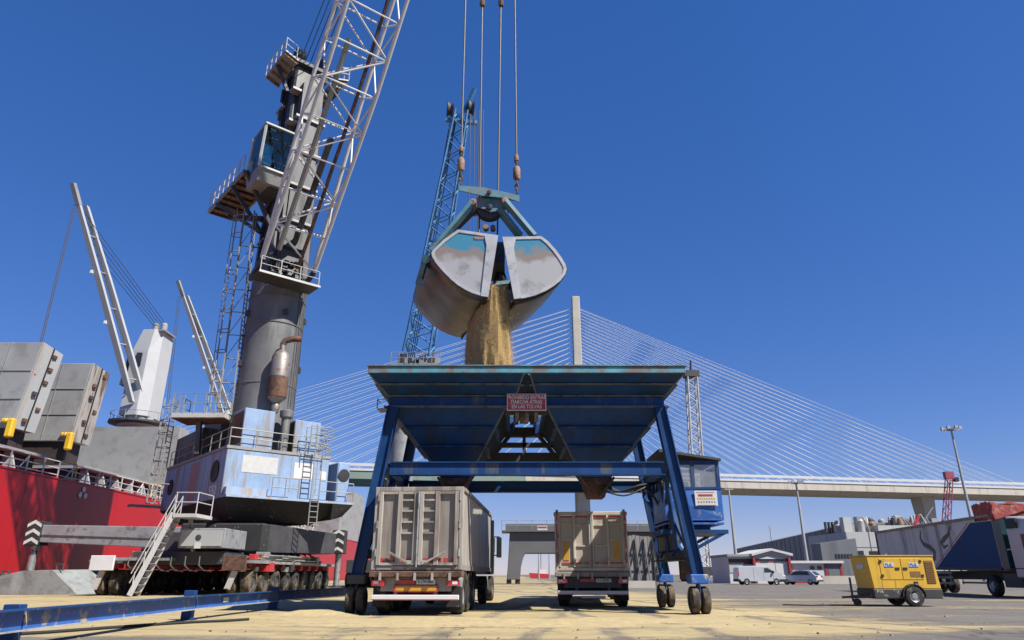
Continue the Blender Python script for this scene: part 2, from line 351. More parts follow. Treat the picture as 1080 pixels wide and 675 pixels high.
# low windrows of spilled grain in front of the hopper: real relief, edges thinning out to nothing
def grain_heap(name, x0, x1, y0, y1, hgt, seed, label, res=.09):
    nx, ny = int((x1-x0)/res), int((y1-y0)/res); h = {}
    for i in range(nx+1):
        for j in range(ny+1):
            x, y = x0+(x1-x0)*i/nx, y0+(y1-y0)*j/ny
            e = min(1, 3.2*min(i/nx, 1-i/nx, j/ny, 1-j/ny))
            k = noise.fractal(V((x*.45+seed, y*1.1, seed)), 1.0, 2.0, 5) * .9 + noise.noise(V((x*6, y*6, seed)))*.12
            h[i, j] = (hgt*(k*.7+.42)*e - .012)
    m = MB(); idx = {}
    for i in range(nx):
        for j in range(ny):
            q = [(i,j),(i+1,j),(i+1,j+1),(i,j+1)]
            if max(h[a] for a in q) <= 0: continue
            f = []
            for a in q:
                if a not in idx:
                    idx[a] = len(m.v); m.v.append(V((x0+(x1-x0)*a[0]/nx, y0+(y1-y0)*a[1]/ny, max(h[a], -.012)+.004)))
                f.append(idx[a])
            m.f.append(tuple(f))
    o = m.build(name, 'grain', smooth=True); o['kind'] = 'stuff'; tag(o, label, 'grain'); return o
grain_heap('grain_spill', -6.5, 6.5, 15.6, 19.2, .11, 3.1, 'long low drift of spilled yellow grain before the two trucks')
grain_heap('grain_spill', -17, -9.6, 17, 30, .05, 8.7, 'thin spilled grain drift on the ground behind the blue barrier', .16)

# thin dark tube lying across the foreground
pts = [gnd(u, v) + V((0,0,.03)) for u, v in ((-40,674),(0,671.5),(50,668.5),(110,664),(165,660),(205,657.5),(240,656),(262,654.5))]
for k_, (u_, v_, w_, h_, lab_) in enumerate(((330,648,1.5,.22,'small grain heap left of the wheels of the hopper'),(252,640,2.2,.26,'grain heap behind the blue barrier below the crane'),(640,655,1.3,.10,'flat grain heap in front of the right truck'),(790,648,1.8,.12,'flat grain heap right of the hopper wheels'))):
    q_ = gnd(u_, v_); grain_heap('grain_pile', q_.x-w_, q_.x+w_, q_.y-w_*.7, q_.y+w_*.7, h_, 20.3+k_*3.7, lab_, .08)
tag(MB().path(pts, .035, 6).build('ground_strand', 'black_matt', smooth=True), 'thin dark strand lying on the grain in front of the blue barrier', 'cable')
# crumbs and scraps on the ground
cr = MB()
for k in range(170):
    u, v = random.uniform(60, 1040), random.uniform(630, 676); p = gnd(u, v); s_ = random.uniform(.012, .045)
    if abs(p.x) > 13: continue
    a = random.random()*6
    cr.hexa([p+V((math.cos(a+i*1.57)*s_*random.uniform(.6,1.4), math.sin(a+i*1.57)*s_, 0)) for i in range(4)],
            [p+V((math.cos(a+i*1.57)*s_*.6, math.sin(a+i*1.57)*s_*.6, s_*.7)) for i in range(4)])
o = cr.build('ground_scraps', 'rust_pale'); o['kind'] = 'stuff'; tag(o, 'crumbs and scraps strewn over the quay in front of the trucks', 'debris')

# ================================================================ HOPPER
HX, HY = .45, 23.0
hop = thing('grain_hopper', 'navy blue double grain hopper on splayed wheeled legs over the trucks', 'hopper', (HX, HY, 0))
ZR, ZU, ZB = 6.99, 6.29, 5.96       # rim, lower edge of upper flare, lower edge of band
rm = MB()
rm.bx(-4.82,4.82,-3.06,-2.98,ZR-.21,ZR); rm.bx(-4.82,4.82,3.16,3.24,ZR-.21,ZR)
rm.bx(-4.83,-4.75,-2.98,3.16,ZR-.21,ZR); rm.bx(4.75,4.83,-2.98,3.16,ZR-.21,ZR); rm.bx(-.06,.06,-2.98,3.16,ZR-.2,ZR-.02)
rim = rm.build('rim', 'turquoise', hop, bevel=.012, label='worn turquoise rim plate rusty at its left end')
MB().bx(-4.86,4.86,-3.10,-2.94,ZR,ZR+.035).build('rim_cap', 'turquoise', rim)
def bin_half(s):
    def X(x): return s*x
    def ring(xi, xo, y0, y1, z): 
        a = [(X(xi),y0,z),(X(xo),y0,z),(X(xo),y1,z),(X(xi),y1,z)]
        return [V(p) for p in a]
    r0 = ring(.10, 4.78, -3.0, 3.18, ZR-.2); r1 = ring(.34, 4.30, -2.02, 2.2, ZU); r2 = ring(.40, 4.30, -2.02, 2.2, ZB)
    r3 = ring(.66, 4.28, -2.0, 2.18, ZB); r4 = ring(1.62, 3.02, -.70, .90, 4.42); r5 = ring(1.95, 2.66, -.36, .56, 3.84)
    nm = 'hopper_bin'
    body = MB()
    for A, B in ((r1, r2),):
        for i in range(4): j = (i+1) % 4; body.plate(A[i], A[j], B[j], B[i], .02*s)
    b = body.build(nm, 'navy_dusty', hop)
    for i in range(4):
        j = (i+1) % 4
        MB().plate(r0[i], r0[j], r1[j], r1[i], .015*s).build('upper_panel', 'navy', b)
        MB().plate(r3[i], r3[j], r4[j], r4[i], .015*s).build('lower_panel', 'navy_grime_shade' if i == 3 else 'navy', b)
        MB().beam(r3[i], r4[i], .07, .07).build('corner_angle', 'rib_dust_sunlit' if i < 2 else 'rust', b)
        MB().beam(r0[i], r1[i], .05, .05).build('corner_angle', 'rib_dust_sunlit', b)
        MB().plate(r4[i], r4[j], r5[j], r5[i], .02*s).build('throat_panel', 'navy', b)
        def rib(A, B, t, wd, ht, m='rib_dust_sunlit'):
            p, q = A[i].lerp(B[i], t), A[j].lerp(B[j], t); mid = (p+q)/2; cen = (sum(A, V())/4).lerp(sum(B, V())/4, t)
            out = V((mid.x-cen.x, mid.y-cen.y, 0)).normalized()*(ht/2)
            MB().beam(p+out, q+out, ht, wd).build('stiffener_rib', m, b)
        rib(r0, r1, .48, .035, .13); rib(r0, r1, .98, .035, .12)
        rib(r3, r4, .36, .035, .13, 'navy_dusty'); rib(r3, r4, .70, .035, .13, 'navy_dusty'); rib(r4, r5, .02, .05, .07)
    # flange under the band
    for y0 in (-2.16, 2.2): MB().bx(min(X(.62), X(4.44)), max(X(.62), X(4.44)), y0, y0+.15, ZB-.03, ZB+.02).build('band_flange', 'rib_dust_sunlit', b)
    for x0 in (.52, 4.30): MB().bx(min(X(x0), X(x0+.14)), max(X(x0), X(x0+.14)), -2.0, 2.19, ZB-.025, ZB+.015).build('band_flange', 'navy_dusty', b)
    # rusty outlet gate
    gt = MB(); gt.hexa(ring(2.05,2.56,-.3,.5,3.40), ring(1.90,2.70,-.40,.60,3.84)); gt.bx(min(X(1.82),X(2.78)), max(X(1.82),X(2.78)), -.5,-.42,3.78,3.98)
    gt.beam((X(1.75),-.55,4.0),(X(2.25),-.62,3.35),.06,.08); gt.beam((X(2.85),-.55,4.0),(X(2.35),-.62,3.35),.06,.08)
    gt.build('outlet_gate', 'rust', b)
    return b
bin_half(-1); bin_half(1)
# legs and wheels
def leg(sx, y):
    t = V((sx*4.13, y, ZB-.03)); f = V((sx*4.86, y, 1.02))
    m = MB().beam(t, f, .32, .26, (0,1,0)); l_ = m.build('leg', 'navy', hop, bevel=.015)
    for k in (-1, 1):
        d = (f-t).normalized(); sd_ = d.cross(V((0,1,0))).normalized()*.155*k
        MB().beam(t+sd_+V((0,-.15,0)), f+sd_+V((0,-.15,0)), .03, .14, (0,1,0)).build('leg_flange', 'navy_dusty', l_)
    bk = MB(); bk.bx(sx*4.86-.26, sx*4.86+.26, y-.26, y+.26, .80, 1.06); bk.bx(sx*4.86-.028, sx*4.86+.028, y-.2, y+.2, .32, .80)
    bg_ = bk.build('wheel_bracket', 'blue_bright' if sx > 0 else 'steel_dark', hop, bevel=.03)  # left brackets darker: the shadow on that side is put into their colour
    for k in (-1, 1):
        c = V((sx*4.86 + k*.15, y, .37))
        ty = MB().lathe([(.18,-.10),(.30,-.115),(.36,-.09),(.37,-.05),(.37,.05),(.36,.09),(.30,.115),(.18,.10)], c, (1,0,0), 22, cap=False).build('tyre', 'tyre_dusty', hop, smooth=True)
        MB().lathe([(.05,-.08),(.18,-.085),(.18,.085),(.05,.08)], c, (1,0,0), 14).build('rim', 'steel_dark', ty, smooth=True)
for sx in (-1, 1):
    for y in (-2.1, 2.4): leg(sx, y)
def ibeam(a, b, h, w_, name='cross_beam', m='navy_dusty'):
    a, b = V(a), V(b); o = MB().beam(a, b, w_*.55, h).build(name, m, hop)
    for k in (-1, 1): MB().beam(a+V((0,0,k*h/2)), b+V((0,0,k*h/2)), w_, .035).build('beam_flange', 'navy', o)
    return o
ibeam((-4.12,-2.12,4.04), (4.16,-2.12,4.04), .36, .30)
ibeam((-4.2,2.42,4.04), (4.2,2.42,4.04), .36, .30, m='navy')
for sx in (-1, 1):
    ibeam((sx*4.38,-1.9,4.12), (sx*4.38,2.2,4.12), .30, .24, 'side_beam', 'navy')
    MB().beam((sx*4.72,-1.9,1.62),(sx*4.72,2.2,1.62),.16,.24).build('tie_beam', 'steel_dark', hop)
    MB().beam((sx*4.72,-1.85,1.75),(sx*4.42,.2,4.0),.14,.14).build('side_brace', 'navy', hop)
    MB().beam((sx*4.72,2.15,1.75),(sx*4.42,.3,4.0),.14,.14).build('side_brace', 'navy', hop)
    MB().beam((sx*4.60,.1,1.72),(sx*4.42,.1,4.0),.12,.12).build('side_post', 'navy', hop)
# hydraulic power pack, slab and extra bracing between the right legs
MB().bx(4.42,5.02,-1.6,2.0,1.46,1.50).build('service_deck', 'black_matt', hop)
MB().bx(4.5,5.0,.2,1.3,1.75,2.5).build('power_pack', 'steel_dark', hop, bevel=.04)
MB().tube((4.62,-.7,1.75),(4.62,-.7,2.7),.16,n=14).build('oil_tank', 'steel_dark', hop, smooth=True)
for a_, b_ in (((4.78,-1.9,1.3),(4.3,2.3,3.7)),((4.78,2.2,1.3),(4.3,-1.9,3.9)),((4.66,.9,2.5),(4.36,1.6,4.0)),((4.60,-1.0,1.75),(4.30,-1.5,3.95))):
    MB().beam(a_, b_, .10, .10).build('side_brace', 'navy', hop)
for y_ in (-.5,-.2): MB().tube((4.85,y_,1.5),(4.42,y_,4.0),.025,n=5).build('ladder_rail', 'rail_grey', hop)
for k in range(8): t_ = (k+.5)/8; MB().tube((4.85-.43*t_,-.5,1.5+2.5*t_),(4.85-.43*t_,-.2,1.5+2.5*t_),.018,n=5).build('ladder_rung', 'rail_grey', hop)
MB().bx(-.395,.395,-2.03,-1.98,ZB+.021,ZU-.04).build('band_joint', 'navy_dusty', hop)
MB().hexa([V((-.36,-1.99,ZU+.03)),V((.36,-1.99,ZU+.03)),V((.36,-1.90,ZU+.03)),V((-.36,-1.90,ZU+.03))],[V((-.1,-2.85,ZR-.22)),V((.1,-2.85,ZR-.22)),V((.1,-2.76,ZR-.22)),V((-.1,-2.76,ZR-.22))]).build('joint_cover', 'navy_grime_shade', hop)
# rear frame seen through the gap between the bins
for z0, z1, yy in ((5.84,6.20,2.35),(5.45,5.62,2.3),(4.85,5.26,2.36)):
    MB().bx(-1.6,1.6,yy-.1,yy+.1,z0,z1).build('rear_frame_beam', 'steel_dark', hop)
MB().bx(-.06,.06,2.2,2.45,4.9,5.9).build('rear_frame_post', 'steel_dark', hop)
for sx in (-1,1): MB().beam((sx*.45,2.3,6.0),(sx*1.1,2.3,5.2),.14,.14,(0,1,0)).build('rear_frame_post', 'steel_dark', hop)
MB().bx(-.16,.16,-2.3,3.0,6.48,6.77).build('centre_web', 'steel_dark', hop)
MB().bx(-.48,.48,-1.75,-1.65,5.97,6.62).build('centre_web', 'black_matt', hop)
for k in (-.22,.12): MB().bx(k,k+.1,-1.90,-1.76,6.0,6.7).build('centre_post', 'rust', hop)
MB().bx(-.66,.66,-1.95,-1.85,5.74,5.94).build('centre_web', 'steel_dark', hop)
for k in (-.35, -.05, .25): MB().bx(k, k+.12, -2.02, -1.96, 5.5, 5.8).build('valve_block', 'rust_pale', hop)
# red warning board
s0, s1 = at(534.6, 433.2, 20.80), at(576.0, 415.2, 20.80)
MB().bx(s0.x, s1.x, 20.80, 20.83, s0.z, s1.z).build('warning_board', 'plate_white', hop, world=True, label='red and white warning board')
wb = hop.children[-1]
MB().bx(s0.x+.03, s1.x-.03, 20.79, 20.80, s0.z+.03, s1.z-.03).build('board_field', 'sign_red', wb, world=True)
cx, cz, hh = (s0.x+s1.x)/2, (s0.z+s1.z)/2, (s1.z-s0.z)
for k, (tx, st) in enumerate((('PROHIBIDO ENTRAR', .78), ('MARCHA ATRAS', .78), ('EN LAS TOLVAS', .78))):
    text('lettering', tx, 'white_paint', wb, (cx, 20.785, cz + (1-k)*hh*.27), (1,0,0), (0,0,1), hh*.31, stretch=st, bold=.012)
for k in (-.4, .4): MB().bx(cx+k-.02, cx+k+.02, 20.83, 20.97, s0.z+.1, s1.z-.05).build('board_hanger', 'steel_dark', hop, world=True)
# small lamp bracket at the upper left corner
q = at(404, 432, 21.0)
lb = MB(); lb.bx(q.x-.15,q.x+.28,q.y-.2,q.y+.3,q.z-.03,q.z)
for a, b_ in (((-.15,-.2),(.15,-.2)),((-.15,-.2),(-.15,.3))): 
    lb.tube(q+V((a[0],a[1],.28)), q+V((b_[0],b_[1],.28)), .015, n=5); lb.tube(q+V((a[0],a[1],0)), q+V((a[0],a[1],.28)), .015, n=5)
lb.beam(q+V((.25,0,-.02)), q+V((.25,0,-.4)), .05,.05); lb.build('lamp_bracket', 'steel_grey', hop, world=True)
# hydraulic hoses below the right bin
for k, (pts_, r_) in enumerate((([(2.5,-.4,3.75),(3.0,-.5,3.55),(3.6,-.6,3.72),(4.2,-.3,3.85)], .035), ([(2.4,-.5,3.62),(3.1,-.7,3.40),(3.8,-.6,3.66),(4.35,-.2,3.9)], .03),
        ([(2.6,.3,3.9),(3.2,.2,3.62),(3.9,.1,3.75),(4.4,.3,3.2),(4.6,.4,2.2)], .04), ([(4.3,-.6,3.9),(4.42,-.4,3.1),(4.55,-.1,2.4),(4.6,.2,1.8)], .035))):
    P = [V(p) for p in pts_]; sm = []
    for i in range(len(P)-1):
        for t in (0, .25, .5, .75): 
            pm = P[max(i-1,0)]; pn = P[min(i+2,len(P)-1)]; a, b_ = P[i], P[i+1]
            sm.append(.5*((2*a)+(b_-pm)*t+(2*pm-5*a+4*b_-pn)*t*t+(3*a-pm-3*b_+pn)*t**3))
    MB().path(sm+[P[-1]], r_, 6).build('hydraulic_hose', 'black', hop, smooth=True)
# control cabin on the right
CY = 22.2
c0, c1 = at(703, 553, CY), at(757.5, 488, CY)
x0, x1, z0, z1 = c0.x, c1.x, c0.z, c1.z; cd = 1.9
cb = MB(); cb.bx(x0,x1,CY+.02,CY+cd,z0,z0+.06)
zb = at(730, 515, CY).z
cb.bx(x0,x1,CY,CY+.04,z0+.12,zb); cb.bx(x0,x1,CY+cd-.04,CY+cd,z0+.06,zb); cb.bx(x1-.04,x1,CY+.04,CY+cd-.04,z0+.12,zb); cb.bx(x0,x0+.04,CY+.04,CY+cd-.04,z0+.12,zb)
cab = cb.build('control_cabin', 'blue_bright', hop, world=True)
xm = at(730.5, 500, CY).x
for yy in (CY+.03, CY+cd-.05):
    fr = MB()
    for xx in (x0+.05, xm, x1-.05): fr.bx(xx-.05, xx+.05, yy-.04, yy+.04, zb, z1)
    fr.bx(x0, x1, yy-.045, yy+.045, z1-.06, z1+.05); fr.bx(x0-.003, x1+.003, yy-.05, yy+.05, zb-.03, zb+.04)
    fr.build('window_frame', 'navy_dusty', cab, world=True)
for a, b_ in ((x0+.1, xm-.05), (xm+.05, x1-.1)):
    for yy in (CY+.03, CY+cd-.05): MB().bx(a, b_, yy-.006, yy+.006, zb+.04, z1-.06).build('window_pane', 'glass', cab, world=True)
MB().bx(x1-.056,x1-.046,CY+.1,CY+cd-.15,zb,z1-.06).build('window_pane', 'glass', cab, world=True)
MB().bx(x1-.16,x1-.11,CY+.12,CY+cd-.3,zb-.5,zb+.25).build('control_console', 'steel_grey', cab, world=True)
xr = at(694, 476, CY).x; zr = at(694, 477, CY).z
MB().hexa([V((xr,CY-.14,zr)),V((x1+.06,CY-.14,z1+.05)),V((x1+.06,CY+cd+.1,z1+.05)),V((xr,CY+cd+.1,zr))],
          [V((xr,CY-.14,zr+.09)),V((x1+.06,CY-.14,z1+.12)),V((x1+.06,CY+cd+.1,z1+.12)),V((xr,CY+cd+.1,zr+.09))]).build('cabin_roof', 'steel_dark', cab, world=True)
for (a, b_) in (((x0+.02,z0+.14),(xm,zb-.05)),((xm,zb-.05),(x1,z0+.5)),((x0+.2,z0+.75),(xm+.1,z0+.3))):  # creased sheet of the lower panel
    pass
cr_ = MB(); pA=V((x0+.1,CY-.002,zb-.06)); pB=V((x1-.06,CY-.002,zb-.06)); pC=V((x1-.06,CY-.002,z0+.18)); pD=V((x0+.1,CY-.002,z0+.18)); pM=V(((x0+x1)/2-.1,CY-.055,(zb+z0)/2))
cr_.add([pA,pB,pC,pD,pM],[(0,4,1),(1,4,2),(2,4,3),(3,4,0)]).build('pressed_panel', 'blue_bright', cab, world=True)
n0, n1 = at(733.5, 533.5, CY-.06), at(755.5, 517.5, CY-.06)
nb = MB().bx(n0.x,n1.x,CY-.085,CY-.065,n0.z,n1.z).build('notice_board', 'plate_white', cab, world=True)
nx_ = lambda t: n0.x+(n1.x-n0.x)*t
nzz = lambda t: n0.z+(n1.z-n0.z)*t
mk = MB(); mk.bx(nx_(.15),nx_(.8),CY-.090,CY-.086,nzz(.62),nzz(.76)); mk.bx(nx_(.08),nx_(.92),CY-.090,CY-.086,nzz(.01),nzz(.05)); mk.build('notice_marks', 'sign_red', cab, world=True)
mk = MB(); [mk.bx(nx_(.1+.105*k),nx_(.16+.105*k),CY-.090,CY-.086,nzz(.42),nzz(.52)) for k in range(8)]; mk.build('notice_marks', 'yellow_reflect', cab, world=True)
mk = MB(); [mk.bx(nx_(.12+.12*k),nx_(.18+.12*k),CY-.090,CY-.086,nzz(.2),nzz(.31)) for k in range(7)]; mk.bx(nx_(.08),nx_(.9),CY-.090,CY-.086,nzz(.86),nzz(.9)); mk.build('notice_marks', 'steel_grey', cab, world=True)
fl = MB(); fl.bx(x0-.2,x1+.08,CY-.06,CY+cd+.05,z0-.28,z0-.16); fl.bx(x0+.3,x1-.4,CY+.2,CY+cd-.2,z0-.16,z0)
fl.build('cabin_floor', 'navy', cab, world=True)
for yy in (CY, CY+cd-.1):
    bs = at(737, 588, CY)
    MB().beam((x1-.02,yy,z0-.25),(5.15+HX-.25,yy,bs.z+.1),.09,.09).build('cabin_strut', 'navy', cab, world=True)
    MB().beam((x0+.55,yy,z0-.25),(x0+.1,yy,z0-.95),.08,.08).build('cabin_strut', 'navy', cab, world=True)
for yy in (CY+.15, CY+1.6): MB().beam((4.3+HX,yy,z0-.24),(x0+.1,yy,z0-.24),.12,.14).build('cabin_bearer', 'navy', cab, world=True)
MB().beam((5.1+HX,CY+1.2,0.9),(5.1+HX,CY+1.2,1.75),.28,.28).build('pump_box', 'rust', hop, world=True)

# ---------------------------------------------------------------- person in the cabin
def person(name, label, base, skel, shirt, legs=None):
    root = thing(name, label, 'person', base)
    def skin(nm, pts, edges, m, sub=2):
        me = bpy.data.meshes.new(nm); me.from_pydata([p[:3] for p in pts], edges, []); o = bpy.data.objects.new(nm, me); col.objects.link(o); o.parent = root
        sm = o.modifiers.new('skin', 'SKIN'); 
        if not me.skin_vertices: me.skin_vertices.new()
        for i, p in enumerate(pts): me.skin_vertices[0].data[i].radius = (p[3], p[4] if len(p) > 4 else p[3])
        me.skin_vertices[0].data[0].use_root = True
        sb = o.modifiers.new('sub', 'SUBSURF'); sb.levels = sub; sb.render_levels = sub; me.materials.append(MT[m]); return o
    # seated body: pelvis, spine, neck, head, arms to the console, thighs, shins, feet
    P = [(0,0,.50,.16,.13),(0,0,.70,.15,.11),(0,-.02,.90,.17,.11),(0,-.03,1.04,.09,.08),(0,-.05,1.12,.055),(0,-.06,1.20,.085,.10),(0,-.06,1.30,.07,.09),
         (.20,-.02,.99,.065),(.27,-.10,.74,.05),(.22,-.34,.72,.038),(.21,-.43,.73,.035),(-.20,-.02,.99,.065),(-.27,-.10,.74,.05),(-.22,-.34,.72,.038),(-.21,-.43,.73,.035),
         (.10,-.08,.48,.10),(.13,-.46,.50,.075),(.13,-.50,.08,.05),(.13,-.62,.04,.04),(-.10,-.08,.48,.10),(-.13,-.46,.50,.075),(-.13,-.50,.08,.05),(-.13,-.62,.04,.04)]
    E = [(0,1),(1,2),(2,3),(3,4),(4,5),(5,6),(2,7),(7,8),(8,9),(9,10),(2,11),(11,12),(12,13),(13,14),(0,15),(15,16),(16,17),(17,18),(0,19),(19,20),(20,21),(21,22)]
    skin('body', P, E, 'skin')
    T = [(0,0,.52,.18,.15),(0,0,.70,.175,.135),(0,-.02,.90,.195,.135),(0,-.03,1.03,.10,.095),(.205,-.02,.985,.085),(.275,-.10,.74,.07),(.235,-.27,.725,.06),(-.205,-.02,.985,.085),(-.275,-.10,.74,.07),(-.235,-.27,.725,.06)]
    skin('work_jacket', T, [(0,1),(1,2),(2,3),(2,4),(4,5),(5,6),(2,7),(7,8),(8,9)], shirt)
    H = [(0,-.03,1.24,.085,.10),(0,-.03,1.32,.09,.105),(0,-.03,1.36,.06,.07)]
    skin('hair', H, [(0,1),(1,2)], 'hair')
    st = MB(); st.bx(-.25,.25,-.25,.22,.36,.42); st.bx(-.06,.06,-.08,.06,.0,.36); st.bx(-.24,.24,.20,.27,.45,.95)
    fc = MB()
    for sx in (-1,1): fc.lathe([(.002,0),(.012,.004),(.012,.01),(.002,.014)], (sx*.032,-.158,1.245), (0,-1,0), 8)
    fc.build('eyes', 'hair', root)
    nz_ = MB(); nz_.hexa([V((-.016,-.15,1.20)),V((.016,-.15,1.20)),V((.012,-.185,1.205)),V((-.012,-.185,1.205))],[V((-.008,-.15,1.25)),V((.008,-.15,1.25)),V((.006,-.160,1.25)),V((-.006,-.160,1.25))]); nz_.build('nose', 'skin', root)
    return root, st
pp = at(725.5, 520, CY+.75)
pr, st = person('person', 'seated operator in an orange work jacket behind the cabin window', (pp.x, CY+.95, z0+.06), None, 'orange_cloth')
seat = thing('operator_seat', 'dark operator seat inside the blue control cabin', 'seat', (pp.x, CY+.95, z0+.06))
st.build('seat_frame', 'black', seat)

# ================================================================ CLAMSHELL GRAB
GY = 22.4
grab = thing('clamshell_grab', 'huge open clamshell grab with teal head pouring grain above the hopper', 'grab', (-.8, GY+1.2, 8.9))
DEP = at(487, 357, GY+3.3) - at(523, 315, GY)      # direction of the shells away from the camera
DEP = V((-1.25, 4.3, 0.0))
def A(u, v, dy=0): return at(u, v, GY+dy)
cv = lambda L_: [(411+x/2.288, 95+y/2.288) for x, y in L_]
Lp = cv([(165,338),(262,352),(238,501),(219,497),(200,491),(181,482),(165,472),(149,459),(135,445),(122,431),(111,417),(103,404),(101,394),(106,386),(130,363)])
Rp = cv([(272,356),(366,354),(382,366),(400,386),(414,405),(424,422),(427,433),(423,447),(412,461),(396,474),(376,486),(350,497),(325,503),(300,506)])
def shell(pp_, lab):
    poly = [A(u, v) for u, v in pp_]
    cen = sum(poly, V())/len(poly); top0, top1 = poly[0], poly[1]
    inn = [p + (cen-p)*.075 for p in poly]
    # curved outer skin: loft along the shell depth, barrel-shaped (ends slightly smaller)
    root = MB(); n = len(poly)
    rings = []
    for t, sc_ in ((0,1.0),(.1,1.03),(.3,1.08),(.5,1.10),(.7,1.08),(.9,1.03),(1,1.0)):
        rings.append([cen + (p-cen)*sc_ + DEP*t for p in poly])
    vs = [p for r in rings for p in r]; fs = []
    order = list(range(n))
    for i in range(len(rings)-1):
        for k in range(n):
            k2 = (k+1) % n
            a, b_ = pp_[k], pp_[k2]
            if (k, k2) in OPEN[lab]: continue
            fs.append((i*n+k, i*n+k2, (i+1)*n+k2, (i+1)*n+k))
    root.add(vs, fs)
    sh = root.build('bucket_shell', 'shell_steel', grab, smooth=True, world=True, label='%s shell of worn dark steel' % lab)
    sol = sh.modifiers.new('solid', 'SOLIDIFY'); sol.thickness = .05; sol.offset = 0
    off = V((0,-.03,0)); 
    for t in (0, 1):
        d = DEP*t + (off if t == 0 else -off)
        pl = MB(); pl.prism([p + d for p in poly], V((0,.025,0))); o = pl.build('end_plate', MT['end_plate'], sh, world=True)
        bd = MB(); dd = DEP*t + (V((0,-.055,0)) if t == 0 else V((0,.03,0)))
        ins_ = []
        for k in range(n):
            p, q0_, q1_ = poly[k], poly[k-1], poly[(k+1) % n]
            e0 = (p-q0_).normalized(); e1 = (q1_-p).normalized(); N_ = V((0,1,0)); n0 = e0.cross(N_); n1 = e1.cross(N_)
            if n0.dot(cen-p) < 0: n0 = -n0
            if n1.dot(cen-p) < 0: n1 = -n1
            bis = (n0+n1).normalized(); ins_.append(p + bis*(.11/max(.5, bis.dot(n0))))
        for k in range(n):
            k2 = (k+1) % n; bd.prism([poly[k]+dd, poly[k2]+dd, ins_[k2]+dd, ins_[k]+dd], V((0,.024,0)))
        (k, k2) = OPEN[lab][0]; p, q = poly[k], poly[k2]; hi, lo_ = (p, q) if p.z > q.z else (q, p); sg = 1 if lab == 'right' else -1
        dm = dd + (V((0,-.02,0)) if t == 0 else V((0,.02,0)))
        MB().prism([hi+dm, hi+V((sg*.50,0,-.05))+dm, hi+V((sg*.42,0,-.42))+dm, lo_+V((sg*.26,0,.04))+dm, lo_+dm], V((0,.02,0))).build('mouth_strip', 'edge_steel', sh, world=True)
        bd.build('end_plate_edge', 'edge_steel', sh, world=True)
    # cutting lip along the open mouth
    for (k, k2) in OPEN[lab]:
        lo = poly[2] if lab == 'left' else poly[13]
        MB().beam(lo + V((0,-.03,0)), lo + DEP + V((0,.03,0)), .05, .16).build('cutting_lip', 'rust_pale', sh, world=True)
    return sh
OPEN = {'left': [(1,2),(0,1)], 'right': [(13,0),(0,1)]}
def end_plate_mat():
    m = bpy.data.materials.new('end_plate'); m.use_nodes = True; n = m.node_tree.nodes; l = m.node_tree.links; b = n['Principled BSDF']
    gpos = n.new('ShaderNodeNewGeometry'); sp = n.new('ShaderNodeSeparateXYZ'); l.new(gpos.outputs['Position'], sp.inputs[0])
    t1 = n.new('ShaderNodeTexNoise'); t1.inputs['Scale'].default_value = 1.3; t1.inputs['Detail'].default_value = 7; l.new(gpos.outputs['Position'], t1.inputs['Vector'])
    t2 = n.new('ShaderNodeTexNoise'); t2.inputs['Scale'].default_value = .9; t2.inputs['Detail'].default_value = 9; t2.inputs['Roughness'].default_value = .7
    mp = n.new('ShaderNodeMapping'); mp.inputs['Location'].default_value = (4.3,0,7.7); l.new(gpos.outputs['Position'], mp.inputs[0]); l.new(mp.outputs[0], t2.inputs['Vector'])
    zt, zb_ = A(490, 246).z, A(490, 312).z
    h = n.new('ShaderNodeMapRange'); h.inputs[1].default_value = zb_; h.inputs[2].default_value = zt; l.new(sp.outputs['Z'], h.inputs[0])
    ad = n.new('ShaderNodeMath'); ad.operation = 'MULTIPLY_ADD'; l.new(t1.outputs['Fac'], ad.inputs[0]); ad.inputs[1].default_value = .55; l.new(h.outputs[0], ad.inputs[2])
    def rp(x, a, b_):
        r = n.new('ShaderNodeMapRange'); r.inputs[1].default_value = a; r.inputs[2].default_value = b_; l.new(x, r.inputs[0]); return r.outputs[0]
    def mix(f, A_, B_):
        r = n.new('ShaderNodeMix'); r.data_type = 'RGBA'; l.new(f, r.inputs['Factor'])
        for k, x in (('A', A_), ('B', B_)):
            if isinstance(x, tuple): r.inputs[k].default_value = (*x, 1)
            else: l.new(x, r.inputs[k])
        return r.outputs['Result']
    # bare scoured steel below, an eaten rusty fringe, teal paint left along the top
    c = mix(rp(t2.outputs['Fac'], .54, .68), (.40,.39,.375), (.23,.205,.18))
    c = mix(rp(ad.outputs[0], .80, .90), c, (.26,.215,.18)); c = mix(rp(ad.outputs[0], 1.0, 1.06), c, (.06,.24,.34))
    l.new(c, b.inputs['Base Color']); b.inputs['Roughness'].default_value = .42; b.inputs['Metallic'].default_value = .35
    MT['end_plate'] = m
end_plate_mat()
shell(Lp, 'left'); shell(Rp, 'right')
# back of the left shell: hinge bracket seen at its upper left edge
hb = MB(); p0, p1 = A(449.5,272,.5), A(441.5,300,.9)
hb.beam(p0, p1, .18, .35, (0,1,0)); hb.tube(A(449,273,.2), A(449,273,.9), .16, n=12); hb.tube(A(443,297,.4), A(443,297,1.2), .12, n=12)
hb.build('hinge_bracket', 'grab_teal', grab, world=True)
